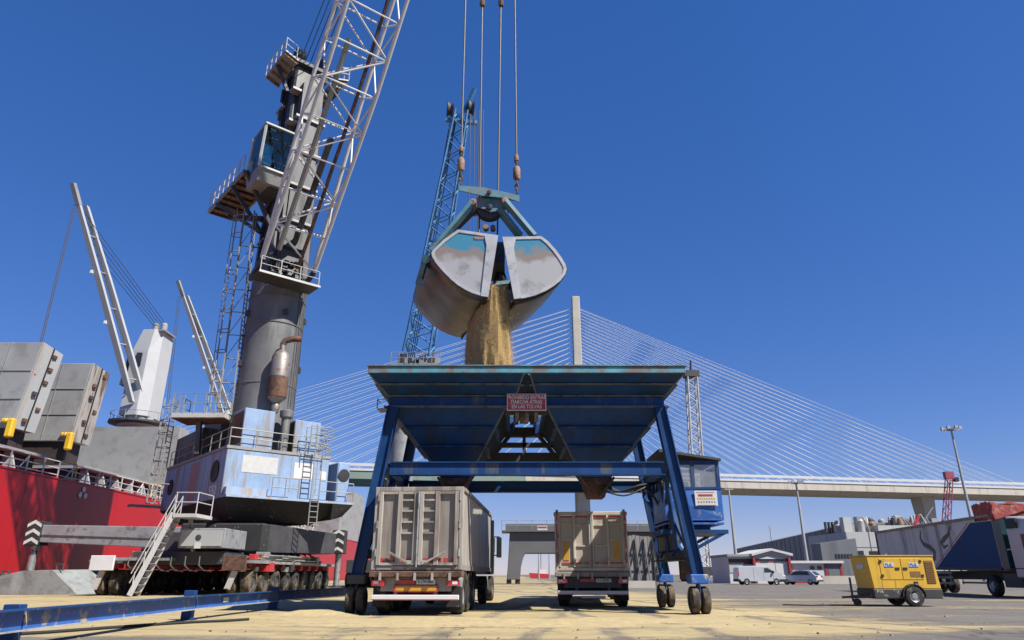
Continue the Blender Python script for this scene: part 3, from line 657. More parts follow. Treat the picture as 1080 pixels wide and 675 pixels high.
# head: tilted yoke beam, sheave housing, sheave, arms
hd = MB()
for dy in (.25, 1.05):
    hd.prism([A(484.5,195.5,dy),A(510,197.5,dy),A(548,206,dy),A(547.5,213,dy),A(536,208.8,dy),A(510,206.5,dy),A(484,200.5,dy)], V((0,.06,0)))
hd.hexa([A(484,200.5,.31),A(510,206.5,.31),A(510,206.5,1.05),A(484,200.5,1.05)],[A(484.4,199,.31),A(510,205,.31),A(510,205,1.05),A(484.4,199,1.05)])
hd.hexa([A(510,206.5,.31),A(547.5,213,.31),A(547.5,213,1.05),A(510,206.5,1.05)],[A(510,205,.31),A(547.6,211.5,.31),A(547.6,211.5,1.05),A(510,205,1.05)])
yk = hd.build('yoke_beam', 'grab_teal', grab, world=True)
MB().lathe([(.02,-.05),(.085,-.04),(.085,0),(.05,.12)], A(515.8,203,.2), (0,1,0), 12).build('yoke_pin', 'black', yk, smooth=True, world=True)
hs_ = MB()
for dy in (.42, .92): hs_.prism([A(503,208,dy),A(531.5,209.5,dy),A(533.5,219,dy),A(538,233,dy),A(524,222.5,dy),A(517,223.5,dy),A(511,220.5,dy),A(502.5,218.5,dy)], V((0,.05,0)))
hsg = hs_.build('sheave_housing', 'grab_teal', grab, world=True)
MB().lathe([(.02,-.08),(.115,-.06),(.115,0),(.07,.1)], A(516.3,218.5,.40), (0,1,0), 12).build('sheave_pin', 'black', hsg, smooth=True, world=True)
MB().lathe([(.1,-.17),(.52,-.17),(.47,-.10),(.47,-.04),(.52,0),(.47,.04),(.47,.10),(.52,.17),(.1,.17)], A(516.3,219.5,.69), (0,1,0), 24).build('sheave', 'steel_dark', grab, smooth=True, world=True)
for (u0,v0,u1,v1,m,wd) in ((498,215,455,266,'grab_teal',.34),(533,213,564,250,'grab_teal',.34),(527,222,549,250,'grab_teal',.42),(505,217,474,248,'steel_dark',.24)):
    for dy in ((.15, .95) if wd == .34 else (.55,)):
        MB().beam(A(u0,v0,dy), A(u1,v1,dy+.1), .16, wd, (0,-1,.3)).build('closing_arm', m, grab, bevel=.02, world=True)
for u, v in ((499,213.5),(533,212)): MB().lathe([(.03,-.1),(.13,-.08),(.13,.85),(.03,.9)], A(u,v,.2), (0,1,0), 12).build('arm_pin', 'rust_pale', grab, smooth=True, world=True)
# lower block between the shells: small guide rollers, closing mechanism
lb = MB(); lb.bx(A(515,260).x-.16, A(529,260).x+.1, GY+.7, GY+2.4, A(520,262).z-.25, A(520,246).z)
lb.build('lower_block', 'steel_dark', grab, world=True)
for u, v in ((512.5,240.5),(520,241)): MB().lathe([(.02,-.12),(.10,-.12),(.10,.12),(.02,.12)], A(u,v,.6), (0,1,0), 10).build('guide_roller', 'rust_pale', grab, smooth=True, world=True)
for (u0,v0,u1,v1) in ((531,270,519,308),(522,262,536,306),(520,300,540,298)):
    MB().beam(A(u0,v0,1.6), A(u1,v1,1.7), .14, .2, (0,1,0)).build('tie_rod', 'black' if v0 != 300 else 'grab_teal', grab, world=True)
for u, v in ((505,252.5),(536,252.5)): MB().bx(A(u,v).x-.2, A(u,v).x+.2, GY-.05, GY+.25, A(u,v).z-.05, A(u,v).z+.1).build('hinge_lug', 'rust_pale', grab, bevel=.03, world=True)

# hoisting ropes with sockets and chain links
def rope(lab, u0, v0, u1, v1, Yb, weight):
    b_ = at(u0, v0, Yb); top = at(u1, 0, Yb + .1); d = (top-b_); top2 = b_ + d*((60-b_.z)/d.z)
    if not weight:
        ml = at(u1 + .2, 3, Yb + .1)
        o = thing('hoist_rope', lab, 'rope', b_, 0, 'ropes holding the grab')
        MB().tube(b_, top2, .035, n=6).build('wire', 'rope', o, smooth=True, world=True)
        if u1 in (508.7, 528.3): MB().lathe([(.02,-.25),(.11,-.18),(.13,0),(.11,.14),(.03,.28)], ml, (0,0,1), 8).build('rope_clamp', 'rust', o, smooth=True, world=True)
        return o
    o = thing('hoist_rope', lab, 'rope', b_, 0, 'ropes holding the grab')
    dd = d.normalized()
    MB().tube(b_ + dd*1.75, top2, .035, n=6).build('wire', 'rope', o, smooth=True, world=True)
    MB().lathe([(.03,0),(.12,.05),(.145,.12),(.145,.52),(.12,.6),(.03,.68)], b_ + dd*.62, dd, 10).build('rope_socket', 'rust_pale', o, smooth=True, world=True)
    for t, hgt in ((0,.24),(.2,.24),(.4,.24),(1.26,.22),(1.42,.22)):
        c = b_ + dd*(t + hgt/2); k = int(t*10) % 4 > 1; x = V((1,0,0)) if k else V((0,1,0)); ring = []
        for a in range(9):
            an = 2*math.pi*a/8; ring.append(c + x*math.cos(an)*.07 + dd*math.sin(an)*hgt*.6)
        MB().path(ring, .028, 5).build('chain_link', 'rust', o, smooth=True, world=True)
    MB().lathe([(.03,0),(.09,.03),(.10,.2),(.04,.36)], b_ + dd*1.5, dd, 8).build('rope_end_fitting', 'rust_pale', o, smooth=True, world=True)
    return o
rope('leftmost thin hoist rope with rusty socket and chain above the grab', 485.6, 195.5, 491, 0, GY+.65, True)
rope('rightmost thin hoist rope with rusty socket and chain above the grab', 545.2, 205, 543, 0, GY+.65, True)
rope('second hoist rope from the left running into the grab sheave', 505.2, 248, 508.7, 0, GY+.72, False)
rope('third hoist rope from the left running into the grab sheave', 524.6, 248, 528.3, 0, GY+.72, False)

# falling grain: a torn curtain leaving the open jaws, with loose kernels round it
def grain_fall():
    m = MB(); rows, n = 46, 40; ztop, zbot = A(520,298).z, 6.5
    mouth = (A(513,313)+A(541,314))/2; dh = V((DEP.x,DEP.y,0)).normalized(); ac = V((dh.y,-dh.x,0))
    c_top = mouth + DEP*.42; c_bot = V((mouth.x+DEP.x*.34, mouth.y+DEP.y*.34, 0)); rings = []
    for i in range(rows):
        t = i/(rows-1); z = ztop + (zbot-ztop)*t
        cc_ = c_top.lerp(c_bot, min(1, t)); wl = 1.75 - .30*t; wa = .50 + .20*min(1, t*2); ring = []
        for k in range(n):
            a = 2*math.pi*k/n; ca_, sa_ = math.cos(a), math.sin(a)
            nn = noise.noise(V((ca_*2.2+5, sa_*2.2, z*.12))) * .18 + noise.noise(V((ca_*6, sa_*6+3, z*.5)))*(.05+.10*t) + noise.noise(V((ca_*16, sa_*16, z*1.5)))*.04
            q = cc_ + dh*(sa_*wl*(1+nn)) + ac*(ca_*wa*(1+nn)); ring.append(V((q.x, q.y, z)))
        rings.append(ring)
    cen_ = [sum(r, V())/n for r in rings]
    m.loft([[c + (p-c)*.95 for p in r] for r, c in zip(rings, cen_)])
    for k in range(110000):      # loose kernels: dense at the surface, thinning outwards and downwards
        t = random.random(); f_ = t*(rows-1); i = int(f_); j = random.randrange(n); p = rings[i][j].lerp(rings[i][(j+1) % n], random.random())
        g_ = random.gauss(.96, .035 + .04*t) if random.random() < .93 else 1 + abs(random.gauss(0, .12 + .2*t))
        q = cen_[i] + (p-cen_[i])*g_; q.z = ztop + (zbot-ztop)*t; s_ = random.uniform(.004, .009); h_ = s_*random.uniform(2.0, 6.0); a = random.random()*6
        x_, y_ = math.cos(a)*s_, math.sin(a)*s_
        m.add([q+V((x_,y_,0)), q+V((-y_,x_,0)), q+V((-x_,-y_,0)), q+V((0,0,h_))], [(0,1,3),(1,2,3),(2,0,3),(0,2,1)])
    o = m.build('falling_grain', 'grain_brown'); o['kind'] = 'stuff'; tag(o, 'column of golden grain pouring from the grab into the hopper', 'grain')
grain_fall()
# ================================================================ TRUCKS
def wheel(parent, c, r, wd, ax=(1,0,0), mt='tyre', rimm='rim_steel', n=22, world=False, dual=False):
    ty = MB().lathe([(r*.55,-wd/2),(r*.86,-wd*.5),(r*.97,-wd*.42),(r,-wd*.3),(r,wd*.3),(r*.97,wd*.42),(r*.86,wd*.5),(r*.55,wd/2)], c, ax, n, cap=False).build('tyre', mt, parent, smooth=True, world=world)
    MB().lathe([(r*.1,-wd*.42),(r*.3,-wd*.40),(r*.40,-wd*.25),(r*.56,-wd*.46),(r*.57,wd*.46),(r*.40,wd*.25),(r*.3,wd*.40),(r*.1,wd*.42)], c, ax, 16).build('rim', rimm, ty, smooth=True, world=world)
    return ty
def tractor(t, y0, body, roof=3.45):
    """cab and chassis; y0 = trailer front, x across, y forward"""
    c = MB(); prof = [(-1.2,1.05),(-1.22,2.5),(-1.15,2.75),(1.15,2.75),(1.22,2.5),(1.2,1.05)]
    rings = []
    for y, sx, zt in ((y0+.75,1,0),(y0+1.6,1.0,0),(y0+2.55,.985,-.06),(y0+2.85,.95,-.35)):
        rings.append([V((x*sx, y, z if z < 2 else z+zt)) for x, z in prof])
    c.loft(rings); cab_ = c.build('cab', body, t, smooth=True, bevel=.03)
    MB().loft([[V((x*1.0, y0+.75, z)) for x, z in ((-1.2,2.7),(-1.2,roof-.1),(-1.0,roof),(1.0,roof),(1.2,roof-.1),(1.2,2.7))],
               [V((x*.95, y0+1.9, z)) for x, z in ((-1.2,2.7),(-1.2,roof-.35),(-1.0,roof-.3),(1.0,roof-.3),(1.2,roof-.35),(1.2,2.7))],
               [V((x*.8, y0+2.5, z)) for x, z in ((-1.2,2.7),(-1.2,2.78),(-1.0,2.8),(1.0,2.8),(1.2,2.78),(1.2,2.7))]]).build('wind_deflector', body, cab_)
    for sx in (-1, 1):
        MB().bx(min(sx*1.2,sx*1.32),max(sx*1.2,sx*1.32),y0+.62,y0+.74,1.1,3.2).build('side_fairing', body, cab_)
        mb = MB(); mb.bx(min(sx*1.30,sx*1.52),max(sx*1.30,sx*1.52),y0+2.35,y0+2.5,1.75,2.6); mb.beam((sx*1.15,y0+2.45,2.62),(sx*1.45,y0+2.42,2.62),.05,.05); mb.beam((sx*1.15,y0+2.45,1.85),(sx*1.45,y0+2.42,1.85),.05,.05)
        mb.build('mirror', 'black', cab_, bevel=.02)
        MB().bx(min(sx*1.215,sx*1.23),max(sx*1.215,sx*1.23),y0+1.6,y0+2.4,1.95,2.55).build('side_window', 'window_dark', cab_)
        MB().bx(min(sx*.5,sx*1.1),max(sx*.5,sx*1.1),y0-.2,y0+.6,.5,1.0).build('fuel_tank', 'steel_grey', t)
        for yy in (y0-.9, y0+2.2): wheel(t, (sx*1.02, yy, .5), .5, .32)
    MB().bx(-.45,.45,y0-1.6,y0+2.8,.75,1.0).build('chassis', 'steel_dark', t)
def tipper(name, label, loc, rz, L, H, kind):
    t = thing(name, label, 'truck', loc, rz, 'tipper trucks under the hopper')
    zb = 1.22; W = 1.25
    # side walls, floor, front: one shell open at the top
    s_ = MB(); s_.bx(-W,W,.02,L,zb,zb+.08); s_.bx(-W,W,L-.05,L,zb+.08,H); 
    bd = s_.build('tipper_body', 'trailer_beige_dark', t)
    for sx in (-1, 1):
        MB().bx(min(sx*W,sx*(W-.05)),max(sx*W,sx*(W-.05)),.06,L-.05,zb+.08,H-.08).build('side_wall', 'trailer_side', bd)
        MB().bx(min(sx*(W+.05),sx*(W-.07)),max(sx*(W+.05),sx*(W-.07)),.06,L,H-.08,H+.02).build('top_rail', 'trailer_beige_dark', bd)
        MB().bx(min(sx*(W+.03),sx*(W-.05)),max(sx*(W+.03),sx*(W-.05)),.06,L,zb-.06,zb+.078).build('bottom_rail', 'trailer_beige_dark', bd)
        for k in range(7):
            yy = .5 + k*(L-1.2)/6
            MB().bx(min(sx*(W+.012),sx*W),max(sx*(W+.012),sx*W),yy,yy+.05,zb+.08,H-.08).build('side_seam', 'trailer_side', bd)
    # rear doors
    fr = MB(); fr.bx(-W-.02,-W+.10,-.06,.06,zb-.05,H+.03); fr.bx(W-.10,W+.02,-.06,.06,zb-.05,H+.03); fr.bx(-W+.10,W-.10,-.06,.06,H-.09,H+.03); fr.bx(-W+.1,W-.1,-.05,.06,zb-.05,zb+.05)
    fr.build('door_frame', 'trailer_beige' if kind == 1 else 'cream_rib', t, bevel=.012)
    for sx in (-1, 1):
        a, b_ = (.03, W-.11); m = lambda p, q: (min(sx*p, sx*q), max(sx*p, sx*q))
        dr = MB(); x0_, x1_ = m(a, b_); dr.bx(x0_, x1_, .0, .03, zb+.06, H-.1)
        d = dr.build('rear_door', 'trailer_beige_dark' if kind == 1 else 'cream_door', t); db = 'trailer_beige' if kind == 1 else 'cream_rib'
        if kind == 1:
            ribs = (.03,.12),(.50,.60),(.72,.82) ,(1.05,1.14)
            ribs = ((.03,.14),(.47,.60),(1.03,1.14))
            for p, q in ribs:
                x0_, x1_ = m(p, q); MB().bx(x0_, x1_, -.10, 0, zb+.07, H-.1).build('door_rib', 'trailer_beige', d, bevel=.01)
            for z in (zb+.07, H-.17): x0_, x1_ = m(.03, 1.14); MB().bx(x0_, x1_, -.085, 0, z, z+.07).build('door_rib', 'trailer_beige', d)
            for k in range(4):
                z = zb+.9+k*.30; x0_, x1_ = m(.14, .47); MB().bx(x0_, x1_, -.075, 0, z, z+.05).build('door_rung', 'trailer_beige', d)
            for k in range(5):
                x0_, x1_ = m(.18+k*.19, .30+k*.19); MB().bx(x0_, x1_, -.006, 0, zb+.16, zb+.26).build('reflective_tape', 'red_tape', d)
            MB().beam((sx*.25,-.12,zb+.14),(sx*.78,-.12,zb+.42),.05,.09,(0,1,0)).build('locking_lever', 'trailer_beige', d)
            MB().bx(*m(.15,.35),-.11,-.08,zb+.1,zb+.2).build('lever_bracket', 'trailer_beige', d)
        else:
            for p, q in ((.03,.10),(.55,.63),(1.07,1.14)):
                x0_, x1_ = m(p, q); MB().bx(x0_, x1_, -.07, 0, zb+.07, H-.1).build('door_rib', db, d, bevel=.01)
            for z in (zb+.75, zb+1.45): x0_, x1_ = m(.10, .55); MB().bx(x0_, x1_, -.045, 0, z, z+.05).build('door_rung', db, d)
            for z in (zb+.95, zb+1.5): x0_, x1_ = m(.63, 1.07); MB().bx(x0_, x1_, -.03, 0, z, z+.04).build('door_rung', db, d)
            x0_, x1_ = m(.10, 1.07); MB().bx(x0_, x1_, -.03, 0, zb+.18, zb+.23).build('reflective_tape', 'red_tape', d)
            MB().bx(*m(.10,1.07),-.03,0,H-.17,H-.12).build('reflective_tape', 'red_tape', d)
            for k in range(4): MB().bx(*m(1.175,1.225),-.066,-.061,zb+.2+k*.47,zb+.58+k*.47).build('reflective_tape', 'red_tape', d)
            MB().bx(*m(.78,.98),-.02,0,zb+.30,zb+.92).build('reflector_panel', 'yellow_reflect', d)
            MB().beam((sx*.25,-.1,zb+.18),(sx*.62,-.1,zb+.36),.04,.06,(0,1,0)).build('locking_lever', 'trailer_beige', d)
        for k in range(3): MB().tube((sx*1.17,-.08,zb+.3+k*.75),(sx*1.17,-.08,zb+.5+k*.75),.035,n=8).build('hinge', 'steel_grey', d)
    lb = MB(); lb.tube((0,-.13,zb+.02),(0,-.13,H-.1),.028,n=8); lb.bx(-.06,.06,-.12,-.06,H-.28,H-.12); lb.bx(-.05,.05,-.12,-.07,zb+.1,zb+.3); lb.build('locking_bar', 'steel_grey', t)
    # ledge under the doors with hooks
    lg = MB(); lg.bx(-W-.04,W+.04,-.16,.3,zb-.24,zb-.08); lg.build('tail_ledge', 'rust' if kind == 1 else 'trailer_beige_dark', t, bevel=.02)
    for k in range(5): MB().bx(-1.0+k*.48,-.94+k*.48,-.2,-.12,zb-.32,zb-.12).build('tail_hook', 'trailer_beige', t)
    # underbody
    MB().bx(-.5,.5,.1,L-.3,.78,zb-.25).build('chassis', 'steel_dark', t)
    MB().bx(-.98,.98,.02,.08,.62,zb-.25).build('rear_panel', 'steel_dark' if kind == 2 else 'trailer_beige_dark', t)
    bmp = MB().bx(-1.2,1.2,-.10,.02,.40,.53).build('bumper', 'white_paint', t, bevel=.01)
    MB().bx(-1.2,1.2,-.105,-.101,.405,.425).build('bumper_stripe', 'red_tape', bmp)
    for sx in (-1,1): MB().bx(min(sx*.5,sx*.6),max(sx*.5,sx*.6),-.02,.12,.5,.8).build('bumper_bracket', 'steel_dark', t)
    for sx in (-1,1):
        li = MB().bx(min(sx*.86,sx*1.22),max(sx*.86,sx*1.22),-.10,.02,.76,.92).build('tail_light', 'red_light', t, bevel=.015)
        MB().bx(min(sx*1.02,sx*1.16),max(sx*1.02,sx*1.16),-.105,-.101,.80,.88).build('reversing_lens', 'white_light', li)
    if kind == 1:
        rb = MB().bx(-.60,.62,-.03,.018,.60,.78).build('reflector_board', 'red_tape', t); MB().bx(-.55,.57,-.036,-.031,.635,.745).build('board_centre', 'yellow_reflect', rb)
    else: MB().bx(-.42,.42,-.03,.018,.30,.37).build('reflector_board', 'plate_white', t)
    npx = .02 if kind == 1 else .12
    pl = MB().bx(npx,npx+.52,-.05,-.01,.80,.92).build('number_plate', 'plate_white', t)
    text('plate_characters', 'R 2794 BBX' if kind == 1 else 'R 5148 BFT', 'black', pl, (npx+.26,-.056,.86), (1,0,0), (0,0,1), .10, world=False, stretch=.85)
    MB().bx(npx-.55,npx-.03,-.05,-.01,.81,.91).build('red_plate', 'red_tape', t)
    # three axles with mudguards
    for k in range(3):
        yy = .95 + k*1.32
        for sx in (-1, 1):
            wheel(t, (sx*1.03, yy, .5), .5, .36, mt='tyre')
            gp = [V((sx*.84, yy+math.cos(R(a))*.62, .5+math.sin(R(a))*.62)) for a in range(20, 161, 20)]
            go = [p + V((0, (p.y-yy)*.05, (p.z-.5)*.05)) for p in gp]
            MB().prism(gp + go[::-1], V((sx*.40,0,0))).build('mudguard', 'black_matt' if k else 'steel_grey', t)
        MB().tube((-.9,yy,.5),(.9,yy,.5),.09,n=8).build('axle', 'steel_dark', t)
    for sx in (-1, 1): MB().bx(min(sx*.84,sx*1.22),max(sx*.84,sx*1.22),.18,.21,.22,.75).build('mud_flap', 'black_matt', t)
    tractor(t, L+.2, 'cab_dark', 3.5)
    return t
tr1 = gnd(444.5, 650.5)
T1 = tipper('tipper_truck', 'beige tipper truck backed under the left bin, ladder rungs on its rear doors', (-2.64, 20.1, 0), R(-3.2), 9.2, 3.38, 1)
T2 = tipper('tipper_truck', 'tipper truck with red striped rear doors and orange panels under the right bin', (2.78, 25.2, 0), R(-5.5), 9.2, 3.12, 2)

# ---------------------------------------------------------------- truck at the right edge, front towards the camera
def side_truck():
    Aw, Bw = V((25.2, 49.4, 0)), V((24.3, 35.9, 0)); d = (Bw-Aw).normalized(); L = (Bw-Aw).length
    rz = math.atan2(d.y, d.x) - math.pi/2
    t = thing('articulated_truck', 'dusty white and blue tipper truck with red tarpaulin at the right edge', 'truck', Aw + V((1.27,0,0)), rz)
    # local: x across (world -x side is local +x because heading is reversed), y forward
    W = 1.27; H = 3.85; zb = 1.35
    b = MB(); b.hexa([V((-W,0,zb+.15)),V((W,0,zb+.15)),V((W,L,zb-.05)),V((-W,L,zb-.05))],[V((-W,0,H-.1)),V((W,0,H-.1)),V((W,L,H)),V((-W,L,H))])
    bd = b.build('tipper_body', 'trailer_right', t)
    X = W+.012
    tri = MB().prism([V((W+.001,L-6.2,zb+.1)),V((W+.001,L-.02,zb+.0)),V((W+.001,L-.02,H-.25)),V((W+.001,L-1.9,H-.22))], V((.008,0,0))).build('blue_field', 'trailer_right_blue', bd)
    MB().prism([V((W+.002,L-6.5,zb+.1)),V((W+.002,L-6.4,zb+.1)),V((W+.002,L-2.1,H-.22)),V((W+.002,L-2.2,H-.22))], V((.008,0,0))).build('field_stripe', 'red_tape', bd)
    def swirl(pts, w0):
        P = [V((W+.003, y, z)) for y, z in pts]; m = MB(); q0 = []; q1 = []
        for i, p in enumerate(P):
            dd = (P[min(i+1,len(P)-1)]-P[max(i-1,0)]).normalized(); nn = V((0,-dd.z,dd.y)); ww = w0*(.35+math.sin(math.pi*i/(len(P)-1)))*.6
            q0.append(p+nn*ww); q1.append(p-nn*ww)
        m.prism(q0+q1[::-1], V((.009,0,0))); m.build('painted_swirl', 'swirl_brown', bd)
    swirl([(6.2,3.55),(6.0,3.1),(6.3,2.75),(7.0,2.55),(7.35,2.3),(7.2,1.95),(6.7,1.75),(6.9,1.62)], .20)
    swirl([(9.6,3.6),(9.3,3.2),(8.7,2.95),(8.3,2.75),(8.5,2.5),(9.0,2.6)], .18)
    MB().bx(-W-.05,W+.05,-.06,.06,zb+.1,H-.02).build('rear_frame', 'rust', t)
    for sx in (-1,1): MB().beam((sx*(W+.03),0,H-.08),(sx*(W+.03),L,H+.02),.12,.14).build('top_rail', 'trailer_beige_dark', bd); MB().beam((sx*(W+.02),0,zb+.12),(sx*(W+.02),L,zb-.06),.08,.14).build('bottom_rail', 'steel_dark', bd)
    for k in range(9): yy=.7+k*1.3; MB().prism([V((W+.0,yy,zb+.15)),V((W+.0,yy+.04,zb+.15)),V((W+.0,yy+.04,H-.2)),V((W+.0,yy,H-.2))], V((.006,0,0))).build('side_seam', 'trailer_right', bd)
    # rolled red tarpaulin at the front
    rings = []
    for i in range(15):
        y = L-1.35+i*.12; ring = []
        for k in range(32):
            a = 2*math.pi*k/32; sx_ = max(-1, min(1, math.cos(a)*1.25)); up = math.sin(a)
            nn = noise.noise(V((i*.55, k*.6, 2.0)))*.13 + .08*math.sin(k*1.7+i*.6)
            z_ = H+.18+(.42+nn if up > .05 else -.34+nn*.6 if up < -.05 else 0); ring.append(V((sx_*(W+.05)+nn*.4, y+.05*math.sin(k*2.1), z_)))
        rings.append(ring)
    MB().loft(rings).build('rolled_tarpaulin', 'tarp_red', t, smooth=True)
    MB().bx(-.5,.5,.2,L-.2,.8,1.25).build('chassis', 'steel_dark', t)
    for k in range(3):
        for sx in (-1,1): wheel(t, (sx*1.05, 1.4+k*1.36, .52), .52, .36)
    for sx in (-1,1):
        m = MB(); 
        for z in (.55,.85,1.1): m.bx(min(sx*1.15,sx*1.2),max(sx*1.15,sx*1.2),5.0,8.6,z,z+.1)
        m.bx(min(sx*1.14,sx*1.19),max(sx*1.14,sx*1.19),5.1,5.2,.5,1.3); m.bx(min(sx*1.14,sx*1.19),max(sx*1.14,sx*1.19),8.3,8.4,.5,1.3); m.build('side_guard', 'steel_grey', t)
        MB().bx(min(sx*.6,sx*1.2),max(sx*.6,sx*1.2),L-.2,L+1.2,.45,1.1).build('fuel_tank', 'steel_dark', t)
        for yy in (L-1.3, L+2.6): wheel(t, (sx*1.05, yy, .52), .52, .34)
    MB().bx(-.45,.45,L-1.8,L+3.1,.75,1.0).build('tractor_chassis', 'steel_dark', t)
    # petrol blue bulkhead, then the white cab
    MB().bx(-W,W,L+.06,L+.62,1.3,H-.25).build('front_bulkhead', 'cab_petrol', t)
    c = MB(); prof = [(-1.24,.9),(-1.25,3.0),(-1.15,3.75),(1.15,3.75),(1.25,3.0),(1.24,.9)]
    c.loft([[V((x,y,z-(.25 if (k and z > 3.5) else 0))) for x, z in prof] for k, y in enumerate((L+.95, L+2.9, L+3.2))])
    cb_ = c.build('cab', 'cab_white', t, bevel=.05)
    MB().bx(1.252,1.27,L+2.0,L+2.8,2.0,2.85).build('side_window', 'window_dark', cb_)
    MB().bx(1.252,1.30,L+1.1,L+1.9,3.15,3.6).build('roof_fairing_vent', 'black', cb_)
    MB().bx(1.252,1.262,L+1.0,L+2.9,1.3,1.34).build('door_seam', 'black', cb_)
    mm = MB(); mm.tube((1.2,L+.5,2.9),(1.2,L+.5,2.2),.03); mm.tube((1.2,L+.5,2.2),(1.2,L+.9,2.2),.03); mm.build('air_hoses', 'white_paint', t)
    return t
side_truck()

# ---------------------------------------------------------------- yellow generator trailer
def generator():
    Y0 = 25.7; p0, p1 = at(919, 621, Y0), at(985, 586.5, Y0); x0, x1, z0, z1 = p0.x, p1.x, p0.z, p1.z
    zb = at(930, 631.5, Y0).z; D = 1.25
    t = thing('generator_trailer', 'yellow mobile generator on a two wheeled trailer on the asphalt', 'generator', ((x0+x1)/2, Y0+D/2, 0))
    lean = .16     # left end leans out slightly towards the top
    b = MB(); b.hexa([V((x0+.10,Y0,z0)),V((x1+.03,Y0,z0)),V((x1+.03,Y0+D,z0)),V((x0+.10,Y0+D,z0))],[V((x0,Y0,z1)),V((x1-.06,Y0,z1)),V((x1-.06,Y0+D,z1)),V((x0,Y0+D,z1))])
    bd = b.build('canopy', 'gen_yellow', t, world=True, bevel=.02)
    MB().bx(x0-.02,x1-.04,Y0-.02,Y0+D+.02,z1,z1+.035).build('roof_lip', 'gen_yellow', bd, world=True)
    MB().bx(x0+.06,x1+.06,Y0-.015,Y0+D+.01,zb,z0).build('base_frame', 'gen_base', t, world=True, bevel=.03)
    W_, H_ = x1-x0, z1-z0
    def fx(s): return x0+W_*s
    def fz(s): return z0+H_*s
    for a, c_ in ((.18,.48),(.49,.79)):
        d = MB().bx(fx(a),fx(c_),Y0-.014,Y0,fz(.28),fz(.93)).build('door', 'gen_yellow', bd, world=True, bevel=.006)
        for zz in (.40,.84): MB().bx(fx(a if a < .3 else c_-.03),fx(a+.03 if a < .3 else c_),Y0-.04,Y0-.014,fz(zz)-.04,fz(zz)+.04).build('hinge', 'black', d, world=True)
        hx = c_-.085 if a < .3 else a+.02
        MB().bx(fx(hx),fx(hx+.06),Y0-.035,Y0-.014,fz(.58),fz(.65)).build('latch', 'black', d, world=True)
        lx = a+.06 if a < .3 else a+.11
        lg = MB().bx(fx(lx),fx(lx+.14),Y0-.022,Y0-.014,fz(.66),fz(.80)).build('logo_plate', 'plate_white', d, world=True)
        MB().bx(fx(lx+.0),fx(lx+.14),Y0-.026,Y0-.022,fz(.66),fz(.68)).build('logo_bar', 'blue_logo', lg, world=True)
        text('logo_letters', 'PLG', 'blue_logo', lg, (fx(lx+.065), Y0-.028, fz(.735)), (1,0,0), (0,0,1), H_*.10, stretch=1.3)
    MB().bx(fx(.60),fx(.75),Y0-.024,Y0-.0145,fz(.36),fz(.53)).build('vent_grille', 'gen_grille', bd, world=True)
    gv = MB().bx(fx(.83),fx(.955),Y0-.012,Y0-.001,fz(.16),fz(.86)).build('vent_grille', 'gen_grille', bd, world=True)
    for k in range(12): MB().bx(fx(.835),fx(.95),Y0-.024,Y0-.012,fz(.18+.055*k),fz(.20+.055*k)).build('louvre', 'gen_grille', gv, world=True)
    MB().bx(fx(.63),fx(.69),Y0-.012,Y0-.001,fz(.06),fz(.22)).build('warning_sticker', 'black', bd, world=True)
    MB().bx(fx(.648),fx(.672),Y0-.016,Y0-.012,fz(.09),fz(.15)).build('sticker_mark', 'plate_white', bd, world=True)
    for s in (.17,.36): MB().bx(fx(s),fx(s)+.008,Y0-.006,Y0-.0005,fz(.02),fz(.26)).build('panel_seam', 'gen_grille', bd, world=True)
    lp = MB().bx(x0+.0,x0+.04,Y0+.35,Y0+.85,fz(.60),fz(.76)).build('end_logo', 'plate_white', bd, world=True)
    text('base_number', 'P16', 'plate_white', t, (fx(.115),Y0-.022,zb+(z0-zb)*.72), (1,0,0), (0,0,1), .15)
    MB().tube((fx(.42),Y0+.6,z1),(fx(.42),Y0+.6,z1+.1),.05,n=8).build('lifting_eye', 'rim_steel', bd, world=True)
    for yy in (Y0+.02, Y0+D-.05):
        wx = at(963.5, 628, Y0).x
        wheel(t, (wx, yy-.02, .33), .33, .22, (0,1,0), world=True)
        MB().prism([V((wx+math.cos(R(a))*.42,yy-.13,.33+math.sin(R(a))*.42)) for a in range(0,181,20)]+[V((wx+math.cos(R(a))*.385,yy-.13,.33+math.sin(R(a))*.385)) for a in range(180,-1,-20)], V((0,.25,0))).build('mudguard', 'black_matt', t, world=True)
    MB().tube((wx,Y0,.33),(wx,Y0+D,.33),.05).build('axle', 'steel_dark', t, world=True)
    h = MB(); ex = at(888, 628, Y0+.6).x
    h.beam((x0+.2,Y0+.2,zb+.06),(ex+.35,Y0+.6,zb+.05),.08,.1); h.beam((x0+.2,Y0+1.0,zb+.06),(ex+.35,Y0+.6,zb+.05),.08,.1); h.beam((ex+.4,Y0+.6,zb+.05),(ex,Y0+.6,zb+.03),.07,.07)
    h.build('drawbar', 'steel_dark', t, world=True)
    jx = at(899, 628, Y0+.5).x
    j = MB(); j.tube((jx,Y0+.5,.16),(jx,Y0+.5,.95),.04); j.build('jockey_leg', 'steel_dark', t, world=True)
    MB().lathe([(.03,-.05),(.13,-.045),(.13,.045),(.03,.05)], (jx+.12,Y0+.45,.13), (0,1,0), 14).build('jockey_wheel', 'black', t, smooth=True, world=True)
    pts = [V((ex+.2,Y0+.5,.05))+V((-k*.22, .25*math.sin(k*.8)+.03*k, -.02)) for k in range(11)]
    tag(MB().path(pts, .022, 6).build('power_cable', 'black_matt', smooth=True), 'dark cable on the ground left of the yellow generator', 'cable')
generator()

